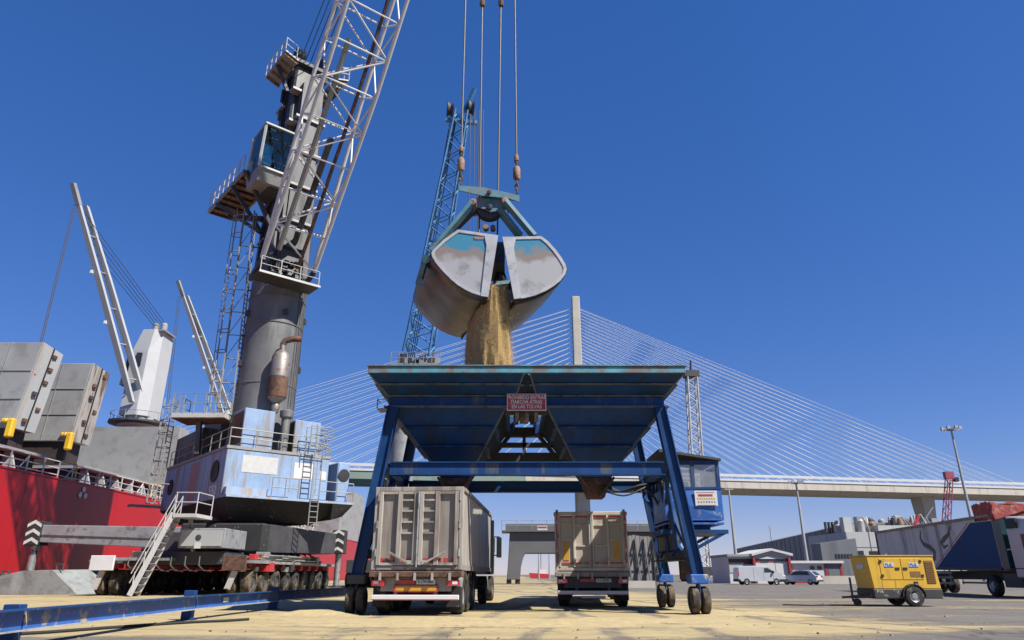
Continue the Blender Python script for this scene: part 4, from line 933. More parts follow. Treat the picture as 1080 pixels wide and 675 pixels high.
# ---------------------------------------------------------------- blue barrier at the lower left
def barrier():
    pl = [gnd(6, 684), gnd(197, 654), gnd(287.5, 642.5), gnd(372, 634.5)]
    t = thing('steel_barrier', 'long blue steel barrier beam on short posts at the lower left', 'barrier', (pl[1].x, pl[1].y, 0))
    tops = [(8,646.5),(197,619.5),(287.5,613)]
    for i, p in enumerate(pl[:3]):
        zt = .68 if i else .62
        m = MB(); m.bx(p.x-.13,p.x+.13,p.y-.09,p.y+.09,0,zt); m.bx(p.x-.2,p.x+.2,p.y-.15,p.y+.15,0,.02)
        m.build('post', 'navy_dusty', t, world=True, bevel=.01)
    ends = [pl[0]+(pl[0]-pl[1])*.5] + pl
    for i in range(len(ends)-1):
        a, b_ = ends[i].copy(), ends[i+1].copy(); d = (b_-a).normalized(); a += d*.02; b_ -= d*.02
        side = V((.16,0,0))
        z = .40
        web = MB().beam(a+side+V((0,0,z)), b_+side+V((0,0,z)), .02, .27).build('rail_beam', 'blue_bright', t, world=True)
        MB().beam(a+side*1.4+V((0,0,z+.15)), b_+side*1.4+V((0,0,z+.15)), .20, .025).build('rail_flange', 'navy_dusty', web, world=True)
        MB().beam(a+side*1.25+V((0,0,z-.15)), b_+side*1.25+V((0,0,z-.15)), .10, .02).build('rail_flange', 'edge_steel', web, world=True)
    q = ends[2].lerp(ends[3], .32); MB().bx(q.x+.17,q.x+.19,q.y-.35,q.y+.0,.35,.47).build('marker_plate', 'poster', t, world=True)
barrier()
# ================================================================ MOBILE HARBOUR CRANE
CX, CYc = -17.2, 46.5
BA = V((.65, -.76, 0)).normalized(); BP = V((.76, .65, 0)).normalized(); RZ = math.atan2(BA.y, BA.x)
cr = thing('harbour_crane', 'tall grey and blue mobile harbour crane with white lattice boom on many wheels', 'crane', (CX, CYc, 0), RZ)
CO = V((CX, CYc, 0))
def cw(x, y, z): return CO + BA*x + BP*y + V((0,0,z))      # crane frame (boom, right, up) to world
# --- undercarriage, square with the quay
ux0, ux1, uy0, uy1 = -21.6, -14.6, 38.6, 57.0
m = MB(); m.bx(ux0+1.0,ux1-1.0,uy0+.6,uy1,1.55,2.25); m.bx(ux0+1.8,ux1-1.8,uy0+1.5,uy1-1.5,2.25,3.3)
ch = m.build('chassis', 'steel_dark', cr, world=True, bevel=.05)
m = MB(); m.bx(ux0+.3,ux0+3.4,uy0-.2,uy0+3.2,1.75,1.9); m.build('chassis_deck', 'steel_grey', ch, world=True)
b0, b1 = at(187, 578, uy0-.2), at(238, 557, uy0-.2)
m = MB(); m.bx(b0.x,b1.x,uy0-.2,uy0+3,b0.z,b1.z); eb = m.build('equipment_box', 'steel_grey', ch, world=True, bevel=.03)
m = MB(); m.bx(b0.x+.1,b1.x-.1,uy0-.23,uy0-.2,b0.z+.1,b1.z-.1); m.build('box_door', 'ship_grey_light', eb, world=True)
q = at(209, 567, uy0-.25); MB().lathe([(.02,0),(.16,.01),(.18,.05),(.02,.06)], q, (0,1,0), 12).build('box_lock', 'steel_dark', eb, world=True)
MB().bx(q.x-.15,q.x+.2,uy0-.26,uy0-.24,q.z-.55,q.z-.25).build('box_label', 'plate_white', eb, world=True)
MB().lathe([(2.6,2.2),(2.6,3.3),(2.35,3.3),(2.35,4.15),(2.7,4.15),(2.7,4.4)], CO, (0,0,1), 32).build('slewing_ring', 'steel_dark', cr, smooth=True, world=True)
for col_x in (ux0, ux1):
    for k in range(9):
        yy = uy0 + .9 + k*1.95
        for dx in (-.38, .38):
            wheel(cr, V((col_x+dx, yy, .66)), .66, .52, (1,0,0), mt='tyre_dusty' if k < 2 else 'tyre', rimm='steel_dark', n=20, world=True)
        MB().beam((col_x, yy, .66),(col_x, yy, 1.6),.24,.34).build('wheel_strut', 'steel_dark', cr, world=True)
        MB().bx(col_x-.35,col_x+.35,yy-.25,yy+.25,1.35,1.6).build('wheel_yoke', 'red_tape', cr, world=True)
    fx_ = col_x
    MB().bx(fx_-.7,fx_+.55,uy0-.35,uy0-.2,1.25,2.0).build('bogie_cover', 'boom_white' if col_x == ux0 else 'rust', cr, world=True, bevel=.02)
    MB().beam((fx_-.05,uy0-.12,1.25),(fx_-.35,uy0-.12,.35),.30,.10,(0,-1,0)).build('tow_arm', 'rail_white', cr, world=True)
    MB().bx(fx_-.9,fx_+.9,uy0-.1,uy1,1.62,1.78).build('bogie_beam', 'steel_grey', cr, world=True)
# hydraulic pipework, valve boxes and drive motors along both bogie rows
rnd_ = random.Random(11)
for k in range(34):
    yy = rnd_.uniform(uy0, uy1-1); cx_ = rnd_.choice((ux0+.9, ux1+.62, ux1+.2)); s_ = rnd_.uniform(.18,.5); z_ = 1.79 if rnd_.random() < .6 else 1.2
    MB().bx(cx_-s_*.6,cx_+s_*.6,yy,yy+s_*1.6,z_,z_+s_).build('valve_box', rnd_.choice(('steel_grey','rust_pale','steel_dark','ship_grey','red_tape')), ch, world=True, bevel=.02)
for k in range(7):
    z_ = 1.85+.1*(k % 3); x_ = ux1+.75+.06*k
    MB().path([V((x_,uy0+.3+k,z_)),V((x_,uy0+5+k,z_+.04)),V((x_-.3,uy0+6+k,z_+.3)),V((x_-1.2,uy0+7+k,z_+.6))], .045, 5).build('hydraulic_pipe', 'rail_grey', ch, world=True)
for k in range(6):
    x_ = ux0+1.2+k*.75; MB().path([V((x_,uy0-.1,1.95)),V((x_+.1,uy0-.3,1.5)),V((x_+.35,uy0-.25,1.25)),V((x_+.55,uy0+.3,1.2))], .05, 5).build('hydraulic_hose', 'black', ch, world=True, smooth=True)
MB().bx(CX-2.3,CX+2.6,CYc-4.6,CYc+3.5,2.26,3.9).build('slewing_frame', 'black_matt', cr, world=True, bevel=.1)
MB().hexa([V((CX+2.6,CYc-3.5,2.3)),V((CX+5.0,CYc+3,2.4)),V((CX+4.2,CYc+5,2.4)),V((CX+1.5,CYc+3,2.3))],[V((CX+2.6,CYc-3.5,3.9)),V((CX+5.0,CYc+3,3.7)),V((CX+4.2,CYc+5,3.7)),V((CX+1.5,CYc+3,3.9))]).build('slewing_frame', 'steel_dark', cr, world=True)
# outriggers
def outrigger(a, b_, h0, h1, m, stripe=True):
    a, b_ = V(a), V(b_); d = (b_-a).normalized(); s_ = d.cross(V((0,0,1))).normalized()
    o = MB().hexa([a-s_*.55-V((0,0,h0/2)),a+s_*.55-V((0,0,h0/2)),b_+s_*.42-V((0,0,h1/2)),b_-s_*.42-V((0,0,h1/2))],
                  [a-s_*.55+V((0,0,h0/2)),a+s_*.55+V((0,0,h0/2)),b_+s_*.42+V((0,0,h1/2)),b_-s_*.42+V((0,0,h1/2))]).build('outrigger_arm', m, cr, world=True, bevel=.03)
    MB().beam(a+s_*.57+V((0,0,-.1)),b_+s_*.45+V((0,0,-.1)),.03,.06).build('arm_line', 'steel_dark', o, world=True)
    MB().beam(a-s_*.57+V((0,0,-.1)),b_-s_*.45+V((0,0,-.1)),.03,.06).build('arm_line', 'steel_dark', o, world=True)
    e = b_ + d*.45
    hd_ = MB().bx(e.x-.45,e.x+.45,e.y-.5,e.y+.5,e.z-h1*.7,e.z+h1*.7).build('outrigger_head', 'black_matt', o, world=True, bevel=.04)
    for k in range(3):
        z = e.z-h1*.55+k*h1*.5
        for sg in (-1,1):
            MB().prism([V((e.x,e.y-.503,z+.12)),V((e.x+sg*.42,e.y-.503,z-.12)),V((e.x+sg*.42,e.y-.503,z+.08)),V((e.x,e.y-.503,z+.32))], V((0,-.01,0))).build('chevron_stripe', 'plate_white', hd_, world=True)
    MB().tube((e.x,e.y,.25),(e.x,e.y,e.z-h1*.7),.22,n=14).build('jack_cylinder', 'rim_steel', o, smooth=True, world=True)
    MB().lathe([(.8,0),(.8,.1),(.3,.22),(.3,.3)], (e.x,e.y,0), (0,0,1), 20).build('jack_pad', 'steel_dark', o, smooth=True, world=True)
outrigger((-19.5,43.5,3.1), at(48,563,43.6), 1.25, 1.0, 'steel_grey')
outrigger((-14.8,52.5,3.2), at(352,572,53.5), 1.5, 1.2, 'steel_dark')
outrigger((-19.5,52.5,3.1), (-26.5,53.5,2.9), 1.25, 1.0, 'steel_grey')
# access stair
def stair():
    Y = 37.6; b0, b1, t0 = at(142, 619, Y), at(150, 619, Y), at(181, 540, Y+.4)
    bt = V((at(142,619,Y).x, Y, 0)); tp = V((at(184,541,Y).x, Y+.3, at(184,541,Y).z))
    st_ = None; d = tp-bt
    for yy in (-.38,.38):
        o = MB().beam(bt+V((0,yy,.05)), tp+V((0,yy,0)), .06, .26, (0,0,1)).build('stair_stringer', 'rail_white', cr, world=True)
        st_ = st_ or o
    for k in range(12):
        p = bt + d*((k+.6)/12); MB().bx(p.x-.13,p.x+.13,p.y-.36,p.y+.36,p.z-.02,p.z+.02).build('stair_tread', 'rail_grey', st_, world=True)
    for yy in (-.4,.4):
        for hh in (.5, .95): MB().tube(bt+V((-.1,yy,hh+.15)), tp+V((0,yy,hh)), .028, n=6).build('handrail', 'rail_white', st_, world=True)
        for k in range(5): p = bt+d*(.05+k*.235); MB().tube(p+V((0,yy,0)), p+V((0,yy,.98)), .026, n=6).build('handrail_post', 'rail_white', st_, world=True)
    e = V((at(208,545,Y).x, 0, 0)).x
    pf = MB().bx(tp.x,e,tp.y-.45,tp.y+1.6,tp.z-.22,tp.z-.04).build('stair_landing', 'rail_white', cr, world=True)
    for p in ((tp.x+.05,tp.y-.42),(e-.05,tp.y-.42),(e-.05,tp.y+1.5)):
        MB().tube((p[0],p[1],tp.z-.1),(p[0],p[1],tp.z+1.05),.03,n=6).build('handrail_post', 'rail_white', pf, world=True)
    for z in (.55,1.05): MB().path([V((tp.x,tp.y-.42,tp.z+z)),V((e-.05,tp.y-.42,tp.z+z)),V((e-.05,tp.y+1.5,tp.z+z))],.028,6).build('handrail', 'rail_white', pf, world=True)
    MB().beam((tp.x+.4,tp.y+.8,tp.z-.2),(tp.x+.6,tp.y+1.5,1.9),.16,.16).build('landing_bracket', 'rail_grey', pf, world=True)
stair()
# --- superstructure (machinery house), turned with the boom
def cbx(x0, x1, y0, y1, z0, z1): return MB().hexa([cw(x0,y0,z0),cw(x1,y0,z0),cw(x1,y1,z0),cw(x0,y1,z0)],[cw(x0,y0,z1),cw(x1,y0,z1),cw(x1,y1,z1),cw(x0,y1,z1)])
ZH0, ZH1 = 5.35, 8.3; FX, LY, RY, BX_ = 3.5, -3.2, 3.55, -9.3
house = cbx(BX_,FX,LY,RY,ZH0,ZH1).build('machinery_house', 'crane_blue', cr, world=True, bevel=.04)
cbx(BX_-.05,FX+.05,LY-.05,RY+.05,ZH1,ZH1+.18).build('house_roof', 'rail_grey', house, world=True)
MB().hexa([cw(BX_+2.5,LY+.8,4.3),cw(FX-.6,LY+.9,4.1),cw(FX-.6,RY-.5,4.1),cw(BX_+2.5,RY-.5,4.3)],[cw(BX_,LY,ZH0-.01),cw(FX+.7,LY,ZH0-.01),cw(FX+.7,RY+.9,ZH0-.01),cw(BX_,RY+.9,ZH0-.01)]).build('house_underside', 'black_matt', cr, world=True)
dk = cbx(FX+.001,FX+.95,LY,RY+1.5,ZH0,ZH0+.14).build('front_walkway', 'crane_blue_pale', house, world=True)
cbx(FX+.02,FX+.5,LY+.1,-.6,ZH0+.14,ZH0+.62).build('front_ledge', 'crane_blue_pale', house, world=True)
for x, r_ in ((1.9,.62),(-7.4,.5)):
    MB().lathe([(.05,0),(r_,.0),(r_*1.08,.04),(r_*1.08,.08),(r_*.9,.06),(.05,.03)], cw(x,LY-.005,7.05 if x > 0 else 6.9), -BP, 24).build('vent_opening', 'black', house, smooth=True, world=True)
cbx(-3.2,-1.6,LY-.02,LY-.002,5.6,8.05).build('side_panel', 'panel_pink', house, world=True)
for x in (-6.3,-4.8,-.4,.9,3.2): cbx(x,x+.06,LY-.015,LY-.001,ZH0+.05,ZH1-.05).build('panel_seam', 'steel_grey', house, world=True)
text('house_number', '550', 'white_paint', house, cw(1.9,LY-.02,5.85), BA, (0,0,1), .85, stretch=1.1, bold=.015)
# plain pale posters on the lit front
for y0, y1, z0, z1, mm in ((-2.2,.05,6.95,8.0,'poster'),(1.15,2.45,6.85,7.85,'plate_white'),(2.95,3.4,6.9,7.45,'plate_white')):
    cbx(FX+.002,FX+.02,y0,y1,z0,z1).build('poster', mm, house, world=True)
for y in (-.35,.95,2.7): cbx(FX+.001,FX+.012,y,y+.05,ZH0+.65,ZH1-.05).build('panel_seam', 'steel_grey', house, world=True)
# pod with round fan at the right end
pod = cbx(1.9,FX+.25,RY+.55,RY+1.45,ZH0+.15,ZH1-.15).build('fan_pod', 'crane_blue', house, world=True, bevel=.08)
MB().lathe([(.05,0),(.36,0),(.40,.05),(.05,.06)], cw(FX+.27,RY+1.0,7.3), BA, 20).build('fan_grille', 'black', pod, smooth=True, world=True)
MB().hexa([cw(1.0,RY+.2,4.35),cw(FX+.5,RY+.2,4.35),cw(FX+.5,RY+1.0,4.6),cw(1.0,RY+1.0,4.6)],[cw(.5,RY+.05,ZH0-.02),cw(FX+.95,RY+.05,ZH0-.02),cw(FX+.95,RY+1.5,ZH0-.02),cw(.5,RY+1.5,ZH0-.02)]).build('pod_base', 'black_matt', house, world=True)
# engine boxes, exhaust and pipe on the roof
b1_ = cbx(1.2,3.2,-2.35,-.35,ZH1+.18,11.0).build('engine_box', 'crane_blue', cr, world=True, bevel=.04)
cbx(1.3,3.1,-2.365,-2.35,ZH1+.5,10.8).build('louvre_panel', 'rust', b1_, world=True)
cbx(1.1,2.9,1.15,3.0,ZH1+.18,10.75).build('engine_box', 'crane_blue', cr, world=True, bevel=.04)
cbx(1.2,2.8,1.13,1.15,ZH1+.3,10.6).build('louvre_panel', 'black_matt', cr, world=True)
MB().lathe([(.28,0),(.28,2.2),(.42,2.3),(.45,2.7),(.25,2.8)], cw(3.0,.45,ZH1+.18), (0,0,1), 14).build('intake_pipe', 'mast_grey', cr, smooth=True, world=True)
muf = MB().lathe([(.10,-1.0),(.22,-.9),(.30,-.5),(.22,-.3),(.55,0),(.62,.2),(.62,2.9),(.45,3.2),(.2,3.4),(.2,3.9)], cw(2.55,-.2,12.0), (0,0,1), 16).build('muffler', 'muffler', cr, smooth=True, world=True)
MB().path([cw(2.55,-.2,15.8),cw(2.6,-.1,16.1),cw(2.9,.3,16.25),cw(3.1,.8,16.3)], .22, 10).build('exhaust_tip', 'rust', muf, smooth=True, world=True)
MB().lathe([(.63,0),(.64,.1),(.64,1.3),(.63,1.4)], cw(2.55,-.2,12.1), (0,0,1), 16).build('muffler_band', 'rust', muf, smooth=True, world=True)
cbx(1.7,2.5,-.4,0,12.6,12.8).build('muffler_bracket', 'mast_dark', muf, world=True)
cbx(-9.0,-3.0,LY+.3,LY+2.2,ZH1+.18,10.6).build('winch_housing', 'mast_dark', cr, world=True)
cbx(-6.0,-2.2,-2.0,2.4,ZH1+.18,11.6).build('winch_housing', 'mast_dark', cr, world=True)
def rails(name, pts, h, m, parent, bars=2, r_=.03, step=1.3):
    """posts and bars along a polyline of deck points"""
    out = None
    for i in range(len(pts)-1):
        a, b_ = pts[i], pts[i+1]; n = max(1, round((b_-a).length/step))
        for k in range(n + (1 if i == len(pts)-2 else 0)):
            p = a.lerp(b_, k/n); MB().tube(p, p+V((0,0,h)), r_*1.1, n=5).build('rail_post', m, parent, world=True)
    for j in range(bars):
        z = h*(j+1)/bars; out = MB().path([p+V((0,0,z)) for p in pts], r_, 5).build('rail_bar', m, parent, world=True)
    return out
rails('r', [cw(-9,LY+.08,ZH1+.18),cw(FX-.05,LY+.08,ZH1+.18),cw(FX-.05,RY-.1,ZH1+.18),cw(.5,RY-.1,ZH1+.18)], 1.1, 'rail_grey', cr, step=1.7)
rails('r', [cw(FX+.9,-.5,ZH0+.14),cw(FX+.9,1.2,ZH0+.14)], 1.2, 'rail_grey', cr, step=.9)
rails('r', [cw(FX+.9,2.6,ZH0+.14),cw(FX+.9,RY+1.45,ZH0+.14),cw(1.5,RY+1.45,ZH0+.14)], 1.2, 'rail_grey', cr, step=1.1)
def caged_ladder(a, b_, out, side, w_, cage, m, parent, cstep=1.1, r_=.03):
    """two stringers, rungs, optional round cage on the side 'out'"""
    a, b_ = V(a), V(b_); d = (b_-a); L = d.length; o = None
    for k in (-1,1):
        x = MB().tube(a+side*w_*k/2, b_+side*w_*k/2, r_*1.2, n=5).build('ladder_rail', m, parent, world=True); o = o or x
    n = int(L/.33)
    for k in range(n): p = a + d*((k+.5)/n); MB().beam(p-side*w_/2, p+side*w_/2, r_*1.3, r_*1.3).build('ladder_rung', m, parent, world=True)
    if cage:
        for k in range(int(L/cstep)+1):
            p = a + d.normalized()*k*cstep; pts = [p + side*w_*.5*math.cos(t)*(1.2) + out*(.75*math.sin(t)) for t in [math.pi*j/6 for j in range(7)]]
            MB().path(pts, r_*.9, 4).build('cage_hoop', m, parent, world=True)
        for t in (.25,.5,.75):
            off = side*w_*.6*math.cos(math.pi*t) + out*.75*math.sin(math.pi*t); MB().tube(a+off, b_+off, r_*.7, n=4).build('cage_bar', m, parent, world=True)
    return o
caged_ladder(cw(FX+1.0,2.3,3.6), cw(FX+.95,2.3,ZH1+2.0), BA, BP, .55, False, 'rail_grey', cr)
for k in (0,1): rails('r', [cw(FX+.1+k*.7,1.7,ZH1+.2),cw(FX+.1+k*.7,3.2,ZH1+.2)], 1.7, 'rail_grey', cr, 3, step=.7)
# --- mast
MZ = 21.4
mast = MB().lathe([(2.25,ZH1+.1),(2.15,9.0),(2.0,12),(1.95,MZ)], CO, (0,0,1), 40).build('mast', 'mast_grey', cr, smooth=True, world=True)
for z in (13.2,17.6,19.6): MB().lathe([(2.0,z),(2.03,z+.02),(2.03,z+.07),(2.0,z+.09)], CO, (0,0,1), 40).build('mast_weld', 'mast_grey', mast, smooth=True, world=True)
MB().hexa([cw(-1.7,-1.55,MZ),cw(1.5,-1.55,MZ),cw(1.5,1.55,MZ),cw(-1.7,1.55,MZ)],[cw(-1.4,-1.25,40.2),cw(.9,-1.25,40.2),cw(.9,1.25,40.2),cw(-1.4,1.25,40.2)]).build('upper_mast', 'mast_dark', cr, world=True, bevel=.15)
um = cr.children[-1]
for y in (-1.0,1.0): cbx(1.35,1.75,y-.12,y+.12,MZ,30).build('mast_web', 'mast_dark', um, world=True)
cbx(1.0,1.9,-.85,.85,23.5,38.0).build('rope_duct', 'mast_dark', um, world=True)
for z in (25.5,28.5,31.5,34.5): cbx(1.2,2.1,-1.2,1.2,z,z+.2).build('duct_clamp', 'rail_grey', um, world=True)
for k, y in enumerate((-1.62,-1.6,1.6)):
    MB().path([cw(-.6+.5*k,y,MZ+.2),cw(-.5+.5*k,y*.91,30),cw(-.4+.4*k,y*.82,39.5)], .07, 5).build('mast_cable', 'black', um, world=True)
for z in (24.5,27.5,30.5,33.5,36.5): cbx(-1.6,-.2,-1.6,-1.2,z,z+.15).build('mast_stiffener', 'rail_grey', um, world=True); cbx(1.0,1.75,-1.6,-.9,z+.6,z+.8).build('mast_stiffener', 'rail_grey', um, world=True)
for k in range(5): MB().path([cw(1.99*math.cos(.5+.13*k),1.99*math.sin(.5+.13*k),9),cw(1.97*math.cos(.5+.13*k),1.97*math.sin(.5+.13*k),MZ)], .05, 5).build('mast_cable', 'mast_dark', mast, world=True)
for z in (10.5,14.5,18.2):
    for a in (-2.4,-.9,.2): q = CO + V((2.0*math.cos(a),2.0*math.sin(a),z)); MB().bx(q.x-.14,q.x+.14,q.y-.14,q.y+.14,z,z+.4).build('junction_box', 'steel_dark', mast, world=True)
# boom foot platform
fp = cbx(1.9,3.7,-2.9,1.5,MZ-1.22,MZ-1.15).build('boom_foot_platform', 'steel_dark', cr, world=True)
cbx(3.701,3.8,-2.9,1.5,MZ-1.28,MZ-1.13).build('platform_edge', 'rail_white', fp, world=True)
MB().beam(cw(1.2,-2.6,MZ-.9),cw(3.4,-2.6,MZ),.22,.4).build('boom_bracket', 'steel_dark', cr, world=True); MB().beam(cw(1.2,1.1,MZ-.9),cw(3.4,1.1,MZ),.22,.4).build('boom_bracket', 'steel_dark', cr, world=True)
for k in range(26):
    y = random.uniform(-2.6,1.0); z = MZ-1.1+random.random()*1.6; s_ = random.uniform(.15,.4)
    cbx(2.2,2.2+s_*1.5,y,y+s_,z,z+s_).build('boom_drive_part', random.choice(['steel_dark','rust_pale','mast_grey','black_matt']), fp, world=True)
rails('r', [cw(3.65,-2.8,MZ-1.15),cw(3.65,1.4,MZ-1.15)], 1.1, 'rail_white', fp, step=1.2)
# --- boom: four chords and braces
F0 = cw(3.2, -.75, MZ); TP = V((-.3, 23.6, 60.0)); bd_ = (TP-F0).normalized(); bl = (TP-F0).length
bs = V((0,0,1)).cross(bd_).normalized(); bs = bs if bs.dot(BP) > 0 else -bs; bu = bd_.cross(bs); bu = bu if bu.z > 0 else -bu
def bpt(t, sx, su):
    L = t*bl; wd = (1.85 if L < 30 else 1.85-(L-30)/(bl-30)*.9); hh = 1.35*min(1, .12+L/15.0) if L < 30 else 1.35-(L-30)/(bl-30)*.6
    return F0 + bd_*L + bs*wd*sx + bu*hh*su
NB = 18
knots = [0]+[ (i+1)/NB for i in range(NB)]
for sx in (-1,1):
    for su in (-1,1): MB().path([bpt(t,sx,su) for t in (0,.1,.2,.284,.4,.6,.647,.8,1)], .14, 10).build('boom_chord', 'boom_white', cr, smooth=True, world=True)
for i in range(NB):
    t0, t1 = knots[i], knots[i+1]; al = i % 2
    for su in (-1,1):
        MB().tube(bpt(t1,-1,su), bpt(t1,1,su), .062, n=7).build('boom_brace', 'boom_white', cr, smooth=True, world=True)
        MB().tube(bpt(t0,-1 if al else 1,su), bpt(t1,1 if al else -1,su), .062, n=7).build('boom_brace', 'boom_white', cr, smooth=True, world=True)
    for sx in (-1,1):
        MB().tube(bpt(t1,sx,-1), bpt(t1,sx,1), .065, n=6).build('boom_brace', 'boom_white', cr, smooth=True, world=True)
        MB().tube(bpt(t0,sx,-1 if al else 1), bpt(t1,sx,1 if al else -1), .065, n=6).build('boom_brace', 'boom_white', cr, smooth=True, world=True)
# head of the boom (above the picture) and power cable along it
MB().lathe([(.2,-.9),(.75,-.9),(.65,-.5),(.65,.5),(.75,.9),(.2,.9)], TP+V((0,0,.2)), bs, 20).build('boom_head_sheave', 'steel_dark', cr, smooth=True, world=True)
MB().path([bpt(t,.35,-.9)+V((0,0,.06*math.sin(t*90))) for t in [k/40 for k in range(41)]], .13, 6).build('boom_cable', 'rust', cr, smooth=True, world=True)
MB().path([bpt(t,-.55,-.9) for t in (.02,.1,.2,.34)], .18, 8).build('boom_walkway_pipe', 'rail_grey', cr, smooth=True, world=True)
# luffing cylinder between mast and boom
MB().tube(cw(1.9,0,24.0), bpt(.2,0,-.6), .22, n=14).build('luffing_cylinder', 'mast_dark', cr, smooth=True, world=True)
# boom/mast ropes from the masthead to the boom head
MH = V((0,0,41.2))
for k in range(5): MB().tube(cw(.4,-.8+k*.4,41.4), TP+bs*(-.6+.3*k)+V((0,0,.6)), .035, n=5).build('luffing_rope', 'rope', cr, world=True)
# masthead: sheaves and tilted platforms with rails
for y in (-1.05,1.05):
    MB().lathe([(.2,-.3),(.95,-.3),(.82,-.12),(.95,0),(.82,.12),(.95,.3),(.2,.3)], cw(.4,y,41.0), BP, 22).build('masthead_sheave', 'black', cr, smooth=True, world=True)
mh = cbx(-1.6,1.3,-1.7,1.7,40.2,40.5).build('masthead_deck', 'steel_dark', cr, world=True)
for s_, y0 in ((-1,-1.6),(1,1.6)):
    pl = MB(); a = [cw(-1.8,y0,39.4),cw(2.2,y0,39.4),cw(2.2,y0+s_*1.15,39.8),cw(-1.8,y0+s_*1.15,39.8)]; pl.hexa(a, [p+V((0,0,.12)) for p in a])
    po = pl.build('masthead_platform', 'rail_grey', cr, world=True)
    for k in range(5): q0, q1 = cw(-1.6+k*.9,y0,39.25), cw(-1.6+k*.9,y0+s_*1.1,39.65); MB().beam(q0,q1,.12,.2).build('platform_joist', 'rust_pale', po, world=True)
    rails('r', [cw(-1.8,y0+s_*1.15,39.9),cw(2.2,y0+s_*1.15,39.9),cw(2.2,y0+s_*.2,39.55)], 1.2, 'rail_white', po, step=1.0)
    MB().beam(cw(.4,y0*.98,37.6), cw(.4,y0+s_*1.05,39.6), .2,.25).build('platform_bracket', 'steel_dark', po, world=True)
# ribs on the lit face of the upper mast
for k in range(9): cbx(-1.2+k*.02,-1.0+k*.02,-1.56,-1.25,23+k*1.8,24.2+k*1.8).build('mast_step', 'mast_dark', um, world=True)
# --- operator cab high on the mast with its platform
zs = at(281,178,42.0).z; zr = at(281,138,42.0).z
kx0, kx1, ky0, ky1 = 1.9, 3.3, -3.8, -1.55
ca = [cw(kx1,ky0,zs),cw(kx1,ky1,zs),cw(kx1+.35,ky1,zr),cw(kx1+.35,ky0,zr)]; dp = BA*-2.4
cabin = MB().hexa([cw(kx1-.35,ky0+.1,zs-.95),cw(kx1-.35,ky1-.1,zs-.95),cw(kx1-2.4,ky1-.1,zs-.95),cw(kx1-2.4,ky0+.1,zs-.95)],[ca[0],ca[1],ca[1]+dp,ca[0]+dp]).build('operator_cab', 'rail_grey', cr, world=True)
rf = [ca[3]+BA*.15-BP*.1,ca[2]+BA*.15+BP*.1,ca[2]+dp,ca[3]+dp]
MB().hexa(rf,[p+V((0,0,.2)) for p in rf]).build('cab_roof', 'rail_grey', cabin, world=True, bevel=.04)
for p, q in ((ca[0],ca[3]),(ca[1],ca[2]),(ca[0]+dp,ca[3]+dp),(ca[1]+dp,ca[2]+dp)): MB().beam(p,q,.15,.15).build('cab_pillar', 'rail_white', cabin, world=True)
MB().beam(ca[0],ca[1],.14,.14).build('cab_sill', 'rail_white', cabin, world=True)
for a, b_, c_, d_ in ((ca[0],ca[1],ca[2],ca[3]),(ca[0]+dp,ca[0],ca[3],ca[3]+dp),(ca[1],ca[1]+dp,ca[2]+dp,ca[2])):
    MB().plate(a,b_,c_,d_,.02).build('cab_window', 'glass_teal', cabin, world=True)
MB().hexa([p+V((0,0,.02)) for p in (ca[0]+dp*.6,ca[1]+dp*.6,ca[1]+dp*.95,ca[0]+dp*.95)],[p+V((0,0,1.2)) for p in (ca[0]+dp*.65,ca[1]+dp*.65,ca[1]+dp*.95,ca[0]+dp*.95)]).build('cab_interior', 'cab_green', cabin, world=True)
zc = zs+.6
plat = [cw(kx1-2.2,ky0-.35,zc),cw(kx1-2.2,-1.8,zc),cw(-6.6,-1.8,zc),cw(-6.6,ky0-.35,zc)]
pl_o = MB().hexa([p-V((0,0,.14)) for p in plat], plat).build('cab_platform', 'rust_pale', cr, world=True)
for k in range(9):
    t = k/8; p, q = plat[0].lerp(plat[3],t), plat[1].lerp(plat[2],t); MB().beam(p-V((0,0,.24)),q-V((0,0,.24)),.14,.2).build('platform_joist', 'steel_dark', pl_o, world=True)
for y in (ky0-.3,-1.9): MB().beam(cw(kx1-2.2,y,zc-.22),cw(-6.6,y,zc-.22),.12,.26).build('platform_edge', 'rail_grey', pl_o, world=True)
rails('r', [plat[0],plat[3],plat[2]], 1.25, 'rail_white', pl_o, bars=2, step=1.1)
for x in (-4.6,-1.2,1.6):
    MB().beam(cw(x,ky0-.3,zc-.35), cw(max(x,-1.4)*.6,-1.7,zc-3.6), .22,.28).build('platform_bracket', 'steel_dark', pl_o, world=True)
MB().beam(cw(-6.2,-2.6,zc-.35), cw(-1.3,-1.5,zc-2.2), .3,.45).build('platform_bracket', 'steel_dark', pl_o, world=True)
cbx(.2,2.6,-2.7,-1.75,zc-1.7,zc-.3).build('cable_box', 'steel_dark', pl_o, world=True)
# --- climbing ladder tower beside the mast
la, lc = at(229, 438, 45.0), at(258, 222, 45.0); lc.y = la.y
caged_ladder(la, lc, V((-1,0,0)), V((.35,-.93,0)).normalized(), .75, True, 'rail_grey', cr, 1.5, .045)
lb_ = [la+V((.95,.2,0)), lc+V((.75,.2,0))]
caged_ladder(lb_[0], lb_[1], V((-1,0,0)), V((0,1,0)), .5, False, 'rail_grey', cr, 2, .04)
for k in range(9):
    t = (k+.3)/9; p = la.lerp(lc, t); q = lb_[0].lerp(lb_[1], t); q2 = lb_[0].lerp(lb_[1], min(1,t+.11))
    MB().tube(p, q, .04, n=5).build('ladder_tie', 'rail_grey', cr, world=True); MB().tube(p, q2, .03, n=5).build('ladder_tie', 'rail_grey', cr, world=True)
    if k % 2: MB().tube(q, V((CX-1.6,CYc-1.0,q.z+.1)), .06, n=5).build('ladder_bracket', 'mast_dark', cr, world=True)
pz = la.z
